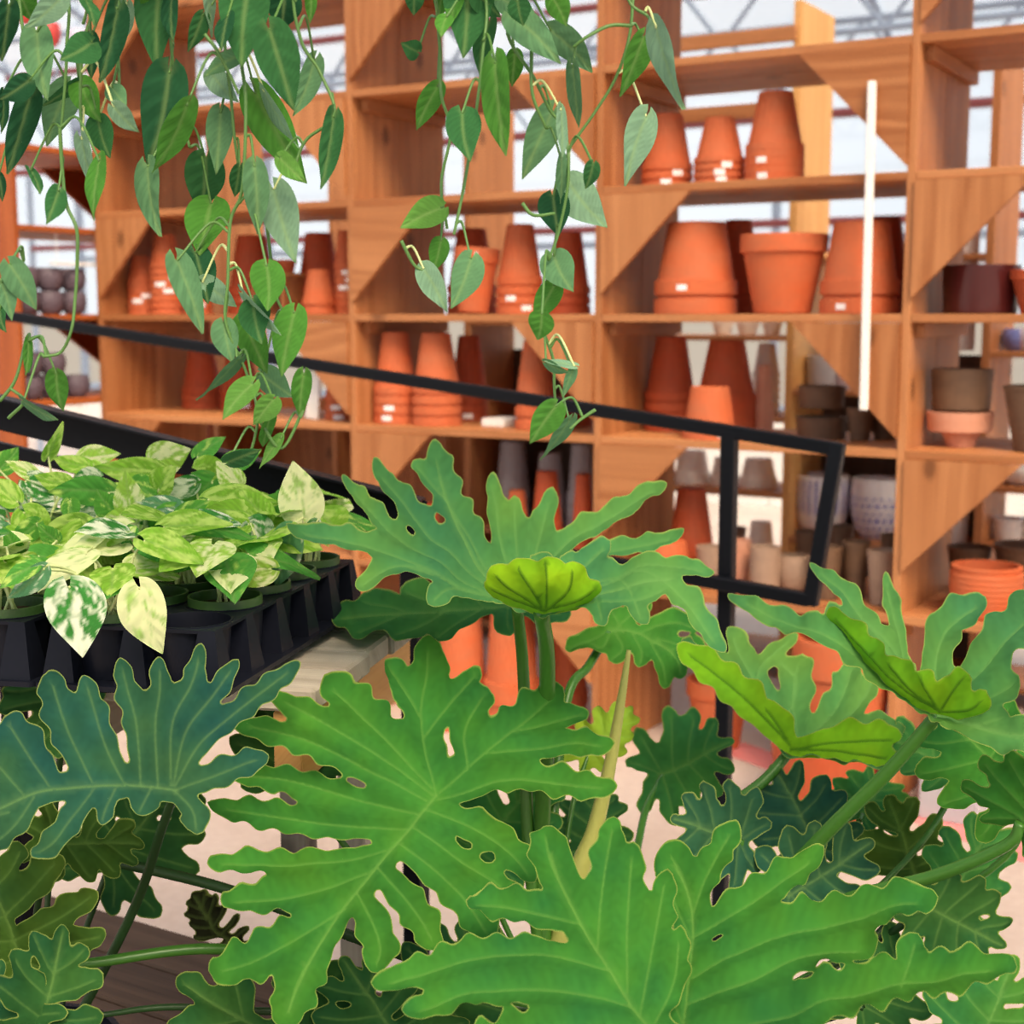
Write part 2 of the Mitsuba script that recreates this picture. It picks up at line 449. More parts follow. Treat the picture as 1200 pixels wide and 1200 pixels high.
def stack(where, x0, x1, ytop, n, z, q, bsdf='terracotta', kind='tall', tags=(), group=None, name='terracotta_pot', step=.16):
    """Upside-down pots nested one over another: pixel span of the bottom rim, pixel height of the top."""
    k = (x0 + x1) / 2
    c = sh(s_at(k, q, z), q, z)
    D = c[1]
    r = (x1 - x0) / 2 / F * D
    c = fit(c, r, q)
    D = c[1]
    H = z_at(ytop, D) - z
    h = H / (1 + step * (n - 1))
    d = h * step
    for i in range(n):
        mw = {'terracotta': 'terracotta', 'terracotta_red': 'red clay', 'pink_clay': 'pinkish clay', 'white_glaze': 'white', 'cream_glaze': 'white', 'grey_glaze': 'grey'}[bsdf]
        lab = (f'{ORD[i]} ' if n > 1 and i < n - 1 else 'top ' if n > 1 else '') + f'upturned {mw} pot ' + where
        st = None
        if i in tags or -1 in tags:
            st = (rng.uniform(-.5, .5), h * .10, .030 * (D / 4.3), .017)
        pot([c[0], c[1], z + i * d], r * (1 - .004 * i), h, lab, kind, bsdf, False, name, 'flower pot', group or f'upturned {mw} pots stacked on the shelving', st, rot=rng.uniform(0, 360))
    return c


def upright(where, x0, x1, ytop, z, q, bsdf='terracotta', kind='standard', name='terracotta_pot', cat='flower pot', group=None, tag=False, tilt=0, h=None):
    c = sh(s_at((x0 + x1) / 2, q, z), q, z)
    D = c[1]
    r = (x1 - x0) / 2 / F * D
    c = fit(c, r, q)
    D = c[1]
    hh = h or max(.03, z_at(ytop, D) - z)
    return pot([c[0], c[1], z + abs(tilt) * .0011], r, hh, where, kind, bsdf, True, name, cat, group, (rng.uniform(-.3, .3), hh * .88, .03, .02) if tag else None, tilt=tilt)


L1, L2, L3, L4, L5 = LV[1:]
G0 = .0
# third bay
stack('of the leftmost stack on the upper shelf beside the pothos', 752, 811, 134, 3, L2, .20, tags=(0, 1))
stack('of the short middle stack on the upper shelf', 813, 872, 138, 4, L2, .17, tags=(0, 1, 2))
stack('of the tall stack beside the pale post on the upper shelf', 873, 941, 108, 5, L2, .17, tags=(0, 2), step=.13)
stack('of the big stack left of the upright rimmed pot', 767, 863, 261, 2, L3, .16, kind='wide', tags=(1,), step=.26)
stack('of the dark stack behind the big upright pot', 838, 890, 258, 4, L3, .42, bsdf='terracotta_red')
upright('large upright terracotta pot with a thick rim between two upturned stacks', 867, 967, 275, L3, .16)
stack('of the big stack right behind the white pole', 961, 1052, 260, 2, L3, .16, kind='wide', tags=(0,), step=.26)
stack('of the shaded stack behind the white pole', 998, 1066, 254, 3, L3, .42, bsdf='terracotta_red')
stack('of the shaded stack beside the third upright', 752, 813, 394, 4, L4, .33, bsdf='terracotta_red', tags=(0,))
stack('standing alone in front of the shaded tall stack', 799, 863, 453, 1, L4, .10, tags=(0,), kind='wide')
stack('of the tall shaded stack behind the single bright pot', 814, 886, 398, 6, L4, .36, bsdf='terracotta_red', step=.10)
stack('of the small pink stack left of the orange post', 882, 906, 428, 5, L4, .40, bsdf='pink_clay', step=.12)
upright('grey-brown cylinder pot with a pale top band left of the white pole end', 933, 992, 488, L4, .28, 'brown_clay', 'cylinder', 'stone_pot')
upright('brown cylinder pot stacked on another beside the orange post', 935, 990, 452, L4 + .093, .28, 'brown_clay', 'cylinder', 'stone_pot')
upright('dark squat stone pot right under the end of the white pole', 991, 1024, 478, L4, .26, 'brown_clay', 'taper', 'stone_pot')
upright('dark stone pot below the gusset at the right upright', 1018, 1056, 482, L4, .34, 'brown_clay', 'taper', 'stone_pot')
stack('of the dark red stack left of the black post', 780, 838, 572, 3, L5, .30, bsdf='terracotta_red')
stack('bright orange, in front of the dark red stack on the lowest shelf', 750, 813, 634, 1, L5, .10, kind='wide')
for i, (x0, x1, yt, kd, bs, lab) in enumerate((
        (814, 852, 640, 'taper', 'stone_clay', 'greyish clay pot left of the black post on the lowest shelf'), (852, 880, 632, 'taper', 'pink_clay', 'slim pinkish clay pot right of the black post'),
        (878, 914, 640, 'cylinder', 'stone_clay', 'grey clay cylinder in the middle of the lowest shelf'), (906, 952, 650, 'round', 'stone_clay', 'round-bellied clay pot beside the slanting black bar'),
        (952, 986, 640, 'taper', 'brown_clay', 'brown tapered pot right of the slanting black bar'), (985, 1018, 634, 'taper', 'brown_clay', 'taller brown pot, second from the right upright'),
        (1014, 1050, 644, 'taper', 'stone_clay', 'stone pot tucked against the right upright on the lowest shelf'))):
    upright(lab, x0, x1, yt, L5, .14 + .07 * (i % 2), bs, kd, 'clay_pot')
for i, (x0, x1, yt) in enumerate(((842, 874, 618), (930, 962, 622), (968, 1000, 616), (1030, 1056, 626))):
    upright(('shaded brown pot at the back of the lowest shelf, ' + ('behind the black post', 'behind the round-bellied pot', 'behind the slanting bar', 'behind the corner pot')[i]), x0, x1, yt, L5, .42, 'brown_clay', 'taper', 'clay_pot')
# second bay
upright('slightly tilted upright terracotta pot with a price tag behind the pothos', 528, 581, 292, L3, .14, tag=True, tilt=4)
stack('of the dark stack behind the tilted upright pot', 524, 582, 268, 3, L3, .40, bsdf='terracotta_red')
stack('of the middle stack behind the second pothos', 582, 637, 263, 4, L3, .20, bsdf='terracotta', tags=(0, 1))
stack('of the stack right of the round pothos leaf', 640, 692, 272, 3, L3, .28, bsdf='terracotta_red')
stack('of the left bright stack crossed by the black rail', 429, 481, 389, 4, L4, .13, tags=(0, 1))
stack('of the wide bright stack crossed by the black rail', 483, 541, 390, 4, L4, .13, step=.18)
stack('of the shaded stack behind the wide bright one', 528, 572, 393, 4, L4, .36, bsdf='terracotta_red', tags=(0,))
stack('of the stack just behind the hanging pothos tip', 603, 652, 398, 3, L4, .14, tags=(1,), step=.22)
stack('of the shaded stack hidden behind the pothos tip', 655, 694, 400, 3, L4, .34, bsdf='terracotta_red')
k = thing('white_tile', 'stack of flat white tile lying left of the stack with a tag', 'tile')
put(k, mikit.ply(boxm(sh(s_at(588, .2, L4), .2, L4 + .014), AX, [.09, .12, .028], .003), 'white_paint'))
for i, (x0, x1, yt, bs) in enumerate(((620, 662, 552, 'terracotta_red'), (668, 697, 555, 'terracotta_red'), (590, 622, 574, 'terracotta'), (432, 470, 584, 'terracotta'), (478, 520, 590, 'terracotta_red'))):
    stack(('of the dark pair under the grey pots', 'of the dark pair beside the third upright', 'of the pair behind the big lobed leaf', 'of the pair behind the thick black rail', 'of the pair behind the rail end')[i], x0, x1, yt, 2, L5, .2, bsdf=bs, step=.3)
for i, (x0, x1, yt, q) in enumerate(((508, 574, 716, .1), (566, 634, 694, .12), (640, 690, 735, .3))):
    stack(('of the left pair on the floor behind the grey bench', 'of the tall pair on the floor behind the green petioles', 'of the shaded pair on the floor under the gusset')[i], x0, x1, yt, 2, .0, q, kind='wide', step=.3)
# first bay
stack('of the leftmost stack in the cubbies, beside the gusset', 146, 179, 300, 7, L3, .16, tags=(2, 3), step=.2)
stack('of the second stack from the left upright', 177, 216, 275, 8, L3, .16, tags=(3, 4, 5), step=.2)
stack('of the stack behind the dangling pothos leaves', 216, 250, 296, 6, L3, .2, tags=(1, 3), step=.2)
stack('of the dark red stack behind the pothos stems', 268, 326, 276, 3, L3, .36, bsdf='terracotta_red', tags=(0, 1))
stack('of the tall shaded stack near the second upright', 348, 402, 273, 3, L3, .42, bsdf='terracotta_red')
stack('small, alone in front of the tall shaded stack', 354, 394, 316, 2, L3, .18, step=.25)
stack('of the slim stack against the second upright', 392, 418, 270, 7, L3, .24, tags=(3, 4, 5), step=.2)
stack('of the dark stack beside the bare cubby', 214, 262, 404, 3, L4, .40, bsdf='terracotta_red')
stack('of the dark stack right of the bare cubby', 258, 306, 408, 3, L4, .42, bsdf='terracotta_red', tags=(0,))
stack('of the tagged stack next to the white board', 380, 414, 432, 3, L4, .16, tags=(0, 1), step=.3)
k = thing('white_board', 'narrow white board leaning in the cubby beside the tagged stack', 'board')
bb = boxm([0, 0, 0], np.eye(3), [.055, .014, .16], .002)
bb.apply_transform(trimesh.transformations.rotation_matrix(.12, [0, 1, 0]))
bb.vertices = np.array(bb.vertices) @ AX + sh(s_at(368, .1, L4), .1, L4 + .083)
put(k, mikit.ply(bb, 'white_paint'))
k = thing('display_riser', 'small open wooden riser among the pots behind the pothos', 'stand')
cr = sh(s_at(330, .3, L3), .3, L3)
for s in (-.07, .07):
    part(k, 'side', board(cr + U * s + Z * .07, AX, [.014, .16, .14], 'cedar', along=2))
part(k, 'top', board(cr + Z * .148, AX, [.16, .17, .014], 'pale_wood'))
for i in range(2):
    pot(cr + U * (-.035 + .07 * i) + Z * .155, .034, .05, ('small terracotta pot on the left of the wooden riser', 'small terracotta pot on the right of the wooden riser')[i])
# fourth bay
upright('glossy maroon bowl pot at the right edge above the brown cylinder', 1104, 1192, 311, L3, .18, 'maroon_glaze', 'cylinder', 'glazed_pot')
upright('red terracotta pot cut by the right edge beside the maroon bowl', 1184, 1260, 316, L3, .14, 'terracotta_red', 'standard')
upright('small pinkish pot serving as foot under the pinkish saucer pot', 1103, 1148, 506, L4, .2, 'pink_clay', 'wide', 'clay_pot')
cz = L4 + .045
upright('pinkish wide saucer pot under the brown cylinder', 1086, 1163, 482, cz, .2, 'pink_clay', 'cylinder', 'clay_pot')
upright('tall brown cylinder pot on top of the pinkish saucer pot', 1091, 1161, 432, cz + .061, .2, 'brown_clay', 'cylinder', 'stone_pot')
upright('dark brown tapered pot at the right edge under the maroon bowl', 1174, 1260, 452, L4, .16, 'brown_clay', 'taper', 'stone_pot')
upright('ribbed terracotta urn on the lowest shelf at the right edge', 1112, 1196, 662, L5, .12, 'terracotta', 'urn', 'terracotta_urn')
upright('dark brown pot behind the ribbed urn, left of its neighbour', 1108, 1160, 640, L5, .40, 'brown_clay', 'taper', 'clay_pot')
upright('dark brown pot behind the ribbed urn at the right edge', 1162, 1240, 638, L5, .38, 'brown_clay', 'taper', 'clay_pot')
# pots on the floor before and under the shelving
upright('terracotta pot standing on the floor behind the black post', 802, 880, 795, 0, .34)
upright('wide terracotta pot on the floor behind the lobed leaves', 940, 1062, 745, 0, .06)
upright('red shallow terracotta bowl on the floor below the wide pot', 920, 1042, 868, 0, -.14, 'terracotta_red', 'saucer')
upright('terracotta pot on the floor beside the concrete block', 1075, 1150, 870, 0, .22)
k = thing('concrete_block', 'grey concrete block on the floor under the right shelving', 'block')
put(k, mikit.ply(boxm(sh(s_at(1118, .06, 0), .06, .07), AX, [.17, .16, .14], .006), 'grey_glaze'))

# glazed pots on the back unit
def back(lab, x0, x1, ytop, z, bsdf, kind, name='glazed_pot', inv=False, n=1, q=BQ + .16):
    if inv:
        return stack(lab, x0, x1, ytop, n, z, q, bsdf, kind, name=name, step=.22)
    return upright(lab, x0, x1, ytop, z, q, bsdf, kind, name)


for i, (x0, x1) in enumerate(((834, 860), (862, 890), (892, 917))):
    back(('first', 'second', 'third')[i] + ' small white pot from the left above the tall shaded stack', x0, x1, 378, 1.343, 'cream_glaze', 'taper')
back('of the tall white stack left of the orange post', 880, 914, 402, 1.03, 'white_glaze', 'tall', inv=True, n=6)
for i, (x0, x1, y) in enumerate(((789, 833, 528), (832, 866, 536), (866, 911, 537))):
    back(('of the white pair left of the black post', 'of the white pair behind the black post', 'of the white pair right of the black post')[i], x0, x1, y, .735, 'cream_glaze', 'wide', inv=True, n=2)
back('of the small white stack lowest by the orange post', 873, 908, 611, .36, 'cream_glaze', 'wide', inv=True, n=3)
back('pale grey square-rimmed pot on the back shelf by the orange post', 934, 976, 417, 1.14, 'grey_glaze', 'cylinder')
back('pale blue-grey pot half hidden by the gusset on the back shelf', 978, 1012, 424, 1.14, 'lavender', 'cylinder')
back('pale bottle-shaped pot behind the maroon bowl', 1112, 1142, 262, 1.293, 'white_glaze', 'cylinder')
back('small blue glazed pot on the back shelf at the right', 1153, 1187, 385, 1.293, 'blue_glaze', 'round')
back('violet glazed pot at the right edge beside the blue one', 1188, 1222, 384, 1.293, 'lavender', 'round')
back('white rounded bowl on the back shelf behind the right gusset', 1150, 1222, 538, .81, 'white_glaze', 'bowl')
back('white pot in the dark cubby behind the ribbed urn', 1148, 1190, 607, .60, 'white_glaze', 'cylinder')
back('white pot at the right edge in the dark cubby', 1194, 1236, 609, .60, 'white_glaze', 'cylinder')
back('small white pot seen right below the diagonal of the gusset', 1108, 1134, 590, .567, 'white_glaze', 'cylinder')
for i, (x0, x1, y) in enumerate(((580, 622, 516), (626, 664, 530), (664, 700, 520))):
    back(('of the grey stack left behind the lobed leaf', 'of the grey stack in the middle behind the lobed leaf', 'of the grey stack beside the third upright')[i], x0, x1, y, .5, 'grey_glaze', 'wide', inv=True, n=3)
k = thing('white_cabinet', 'plain white cabinet seen through the cubby under the wide bright stack', 'cabinet')
part(k, 'body', mikit.ply(boxm(sh(s_at(549, 2.0), 2.2, .55), AX, [.34, .4, 1.1], .006), 'white_paint'))
part(k, 'door', mikit.ply(boxm(sh(s_at(549, 2.0), 1.99, .56), AX, [.31, .018, 1.0], .004), 'lavender'))


def pattern_bowl(lab, x0, x1, ytop, z, kind):
    c = sh(s_at((x0 + x1) / 2, BQ + .16, z), BQ + .16, z)
    r = (x1 - x0) / 2 / F * c[1]
    h = z_at(ytop, c[1]) - z
    n, m = 120, 44
    prof = spline(np.array([(.5, 0), (.62, .02), (.86, .22), (.98, .5), (1, .7), (.96, .93), (.95, 1), (.88, 1), (.9, .7), (.8, .3), (.5, .08), (.02, .06)]), 6)
    ang = np.arange(n) * 2 * np.pi / n
    Vv, C = [], []
    for (rr, zz) in prof:
        for a_ in ang:
            Vv.append([c[0] + rr * r * math.cos(a_), c[1] + rr * r * math.sin(a_), z + zz * h])
            w = np.array([.82, .82, .86])
            bl = np.array([.17, .19, .52])
            if kind == 'stripe':
                on = (math.sin(a_ * 24) > .35) and .40 < zz < .96
            else:
                row = math.floor(zz / .13)
                on = zz < .72 and abs(((a_ * 11 / math.pi + (row % 2) * .5) % 1) - .5) < .30 and abs((zz / .13) % 1 - .5) < .33
            C.append(bl if on else w)
    Fc = []
    for i in range(len(prof) - 1):
        for k_ in range(n):
            p, q = i * n + k_, i * n + (k_ + 1) % n
            Fc += [(p, q, q + n), (p, q + n, p + n)]
    Vv.append([c[0], c[1], z + .001]); C.append(w)
    for k_ in range(n):
        Fc.append((len(Vv) - 1, (k_ + 1) % n, k_))
    k = thing('patterned_bowl', lab, 'bowl')
    put(k, mikit.ply((np.array(Vv), np.array(Fc)), 'bowl_pattern', smooth=True, color=np.array(C)))


pattern_bowl('white bowl with fine blue stripes on the back shelf', 930, 995, 558, .567, 'stripe')
pattern_bowl('white bowl with rows of blue dashes beside the striped bowl', 996, 1060, 562, .567, 'dash')

# round grey pots of the left unit
for sh_i, (z, nm) in enumerate(((1.425, 'upper'), (1.105, 'lower'))):
    rr = .052
    for lay in range(2):
        for r_ in range(3):
            for q_ in range(2):
                if lay == 1 and sh_i == 1 and r_ == 2:
                    continue
                p = ls(.09 + r_ * .116, .075 + q_ * .12, z + lay * .088)
                nth, row, ly = ('first', 'second', 'third')[r_], ('front', 'rear')[q_], ('lower', 'upper')[lay]
                k = thing('round_pot', f'{nth} round plum-grey pot in the {row} row, {ly} layer, {nm} cubby of the red-stained unit', 'flower pot', 'round plum-grey pots in the red-stained unit')
                put(k, pot_shape('round', 'plum_clay'), to_world=T().translate(list(map(float, p))) @ T().scale([rr, rr, .087]))
k = thing('pale_strip_light', 'pale shelf strip lying above the round pots in the upper cubby', 'strip')
put(k, mikit.ply(boxm(ls(.42, .02, 1.425 + .19), AX, [.02, .5, .012], .002), 'white_paint'))
for s_ in (.2, .64):
    part(k, 'hanger', mikit.ply(tube([ls(s_, .02, 1.425 + .195), ls(s_, .02, 1.728)], .002, 5), 'white_paint'))

# a white pole hanging at the front of the third bay
k = thing('white_pole', 'thin white square pole fixed upright in front of the right cubbies', 'pole')
pt, pb = sh(s_at(1022, -.03, 2.05), -.03, 0), sh(s_at(1012, -.05, 1.15), -.05, 0)
zt, zb = z_at(95, pt[1]), z_at(481, pb[1])
pt[2], pb[2] = zt, zb
dd = (pb - pt)
Lp = np.linalg.norm(dd)
dd /= Lp
xa = np.cross(V, dd); xa /= np.linalg.norm(xa)
part(k, 'rod', mikit.ply(boxm((pt + pb) / 2, [xa, np.cross(dd, xa), dd], [.022, .016, Lp], .003), 'white_paint'))
zz = L2 - .012
tt = (pt[2] - zz) / (pt[2] - pb[2])
pm = pt + (pb - pt) * tt
part(k, 'screw', mikit.ply(tube([pm - V * .012, pm + V * .04], .004, 8), 'silver'))

# ------------------------------------------------------------------ black steel frames
ZD = .35
DEA, DEB = at(105, 1060, far(1060, ZD)), at(265, 1110, far(1110, ZD))   # the low bench's far edge


def ground(p):
    """What is under the point: the low bench or the floor."""
    d = (np.array(p)[:2] - ((DEA + DEB) / 2)[:2])
    return ZD if d @ V[:2] < .04 and d @ V[:2] > -1.24 else 0.0


def bar(p, q, w, h=None, up=Z):
    p, q = np.array(p), np.array(q)
    d = q - p
    L = np.linalg.norm(d); d /= L
    a_ = np.cross(d, up if abs(d @ up) < .95 else V); a_ /= np.linalg.norm(a_)
    return mikit.ply(boxm((p + q) / 2, [d, a_, np.cross(d, a_)], [L, w, h or w], .003), 'black_steel')


k = thing('steel_rack', 'thin black steel rail with a squared end frame crossing before the cubbies', 'rail')
A, Bp = at(-60, 359, 4.3), at(982, 526, 2.95)
part(k, 'top_rail', bar(A, Bp, .028))
C_ = at(950, 703, 2.95)
part(k, 'end_bar', bar(Bp + [0, 0, .012], C_ - [0, 0, .012], .03))
part(k, 'lower_rail', bar(at(600, 638, 3.25), C_, .028))
tp = .135
pp = at(857, 505, 3.05)
part(k, 'post', bar([pp[0], pp[1] + .02, 0], pp + [0, .02, 0], .032))
for x, y, D in ((-40, 362, 4.26),):
    p = at(x, y, D)
    part(k, 'post', bar([p[0], p[1] + .012, 0], p + [0, .012, 0], .03))
k = thing('steel_bed_frame', 'wide black angle-steel rail sloping behind the potted plant tray', 'rail')
e0, e1 = at(-60, 470, 2.45), at(497, 606, 2.35)
dn = (e1 - e0) / np.linalg.norm(e1 - e0)
part(k, 'web', bar(e0, e1, .006, .055))
part(k, 'flange', bar(e0 + [0, -.02, .03], e1 + [0, -.02, .03], .045, .005))
part(k, 'lower_rail', bar(e0 + [0, .03, -.065], e1 + [0, .03, -.065], .022, .022))
for t in (.02, .975):
    p = e0 + (e1 - e0) * t
    part(k, 'leg', bar([p[0], p[1] + .02, ground(p) + .001], p + [0, .02, .02], .035))

# ------------------------------------------------------------------ benches
A_ = np.array([.208, .978, 0]); A_ /= np.linalg.norm(A_)
B_ = np.array([-A_[1], A_[0], 0])
BX = np.array([A_, B_, Z])
O = at(255, 785, 1.58); ZT = O[2]                                  # front right corner of the tray, on the bench top's level
k = thing('plank_bench', 'weathered grey plank bench carrying the black nursery tray', 'bench')
ZB = .985
o = np.array([-.245, 1.645, 0])
for i in range(5):
    w = .098
    part(k, 'plank', board(o + A_ * (.06 + i * (w + .004)) + B_ * .19 + Z * (ZB - .016) + A_ * 0 , [B_, A_, Z], [.40 + .012 * (i % 2), w, .03], 'grey_wood', bev=.004))
part(k, 'apron', board(o + A_ * .26 + B_ * .03 + Z * (ZB - .08), BX, [.47, .036, .09], 'pale_wood'))
part(k, 'apron', board(o + A_ * .26 + B_ * .35 + Z * (ZB - .08), BX, [.47, .036, .09], 'grey_wood'))
for ia, ib in ((.40, .03), (.40, .12)):
    part(k, 'leg', board(o + A_ * ia + B_ * (ib + .04) + Z * (ZB - .035 + ZD) / 2, BX, [.05, .04, ZB - .036 - ZD], 'grey_wood', along=2))

k = thing('dark_bench', 'low dark brown plank bench under the philodendrons', 'bench')
ea, eb = DEA, DEB
for i in range(10):
    cpt = (ea + eb) / 2 * [1, 1, 0] + U * .55 - V * (.06 + i * .123)
    part(k, 'plank', board(cpt + Z * (ZD - .015), AX, [3.2, .118, .03], 'dark_wood', bev=.004))
for s in (-.9, .55, 1.9):
    c = (ea + eb) / 2 * [1, 1, 0] + U * s - V * .6
    part(k, 'bearer', board(c + Z * (ZD - .066), AX, [.05, 1.2, .07], 'dark_wood', along=1))
    for q in (-.5, .5):
        part(k, 'leg', board(c + V * q + Z * (ZD - .1) / 2, AX, [.06, .06, ZD - .102], 'dark_wood', along=2))

# ------------------------------------------------------------------ nursery trays
CELL = .098


def tray(o, na, nb, lab):
    k = thing('nursery_tray', lab, 'tray')
    zl, zd = ZB, ZB + .084                                         # lip on the bench, deck above
    Wa, Wb = na * CELL + .012, nb * CELL + .012
    holes = [Point(.006 + (i + .5) * CELL, .006 + (j + .5) * CELL) for i in range(na) for j in range(nb)]
    deck = shapely.box(.004, .004, Wa - .004, Wb - .004)
    for h in holes:
        deck = deck.difference(h.buffer(.0465, 24))
    for i in range(na + 1):                                        # notches between the cells
        for j in range(nb + 1):
            pass
    m = trimesh.creation.extrude_polygon(deck, .004, engine='earcut')
    lo = lambda m_, z: trimesh.Trimesh(np.array(m_.vertices) @ BX + o + Z * z, m_.faces, process=False)
    part(k, 'deck', mikit.ply(lo(m, zd - .004), 'black_plastic'))
    ring = shapely.box(-.004, -.004, Wa + .004, Wb + .004).buffer(.01).difference(shapely.box(.012, .012, Wa - .012, Wb - .012))
    part(k, 'lip', mikit.ply(lo(trimesh.creation.extrude_polygon(ring, .006, engine='earcut'), zl + .012), 'black_plastic'))
    skirt = shapely.box(.008, .008, Wa - .008, Wb - .008)
    skirt = skirt.difference(skirt.buffer(-.003))
    for i in range(na + 1):                                        # scalloped side walls: an opening in front of every cell
        pass
    for i in range(na):
        for j in range(nb):
            c = o + A_ * (.006 + (i + .5) * CELL) + B_ * (.006 + (j + .5) * CELL) + Z * (zl + .0)
            part(k, 'cup', mikit.ply(CUP, 'black_plastic', smooth=35, to_world=T().translate(list(map(float, c)))))
    for i in range(na + 1):
        for j in range(nb + 1):
            if 0 < i < na and 0 < j < nb:
                continue
            ca, cb = np.clip(.006 + i * CELL, .014, Wa - .014), np.clip(.006 + j * CELL, .014, Wb - .014)
            pst = trimesh.convex.convex_hull(np.array([(ca + x * t, cb + y * t, zz) for t, zz in ((.021, 0), (.020, .006)) for x in (-1, 1) for y in (-1, 1)] + [(ca + x * .010, cb + y * .010, .070) for x in (-1, 1) for y in (-1, 1)]))
            part(k, 'corner_post', mikit.ply(lo(pst, zl + .014), 'black_plastic'))
    return k


CUP = lathe([(0, .002), (.038, .002), (.0405, .006), (.0462, .080), (.0480, .082), (.048, .085), (.0455, .085), (.0447, .079), (.0385, .010), (0, .008)], 32)
tray(O * [1, 1, 0], 5, 2, 'black plastic nursery tray with one empty cell on the grey bench')
O2 = (O * [1, 1, 0]) + B_ * .235 - A_ * .0
tray(O2, 5, 2, 'black plastic nursery tray cut by the left edge of the picture')
k = thing('tray_rail', 'pair of black steel bars carrying the left nursery tray', 'rail')
for da in (.04, .40):
    p0, p1 = O * [1, 1, 0] + A_ * da + B_ * .10 + Z * (ZB - .018), O * [1, 1, 0] + A_ * da + B_ * .52 + Z * (ZB - .018)
    part(k, 'bar', bar(p0 + B_ * .34, p1 + B_ * .02, .03, .03))
    for bb_ in ():
        pass
for da in (.04, .40):
    p = O * [1, 1, 0] + A_ * da + B_ * .50
    part(k, 'leg', bar(p + Z * (ground(p) + .001), p + Z * (ZB - .034), .03))

# ------------------------------------------------------------------ leaves
def lin(r, g, b):
    return np.array([r, g, b])


TONE = {'bright': lin(.05, .215, .032), 'lime': lin(.25, .46, .045), 'sheen': lin(.085, .27, .075), 'lime_leaf': lin(.20, .48, .02), 'mid': lin(.045, .20, .045), 'blue': lin(.028, .105, .056), 'dark': lin(.030, .115, .032), 'olive': lin(.055, .125, .02)}


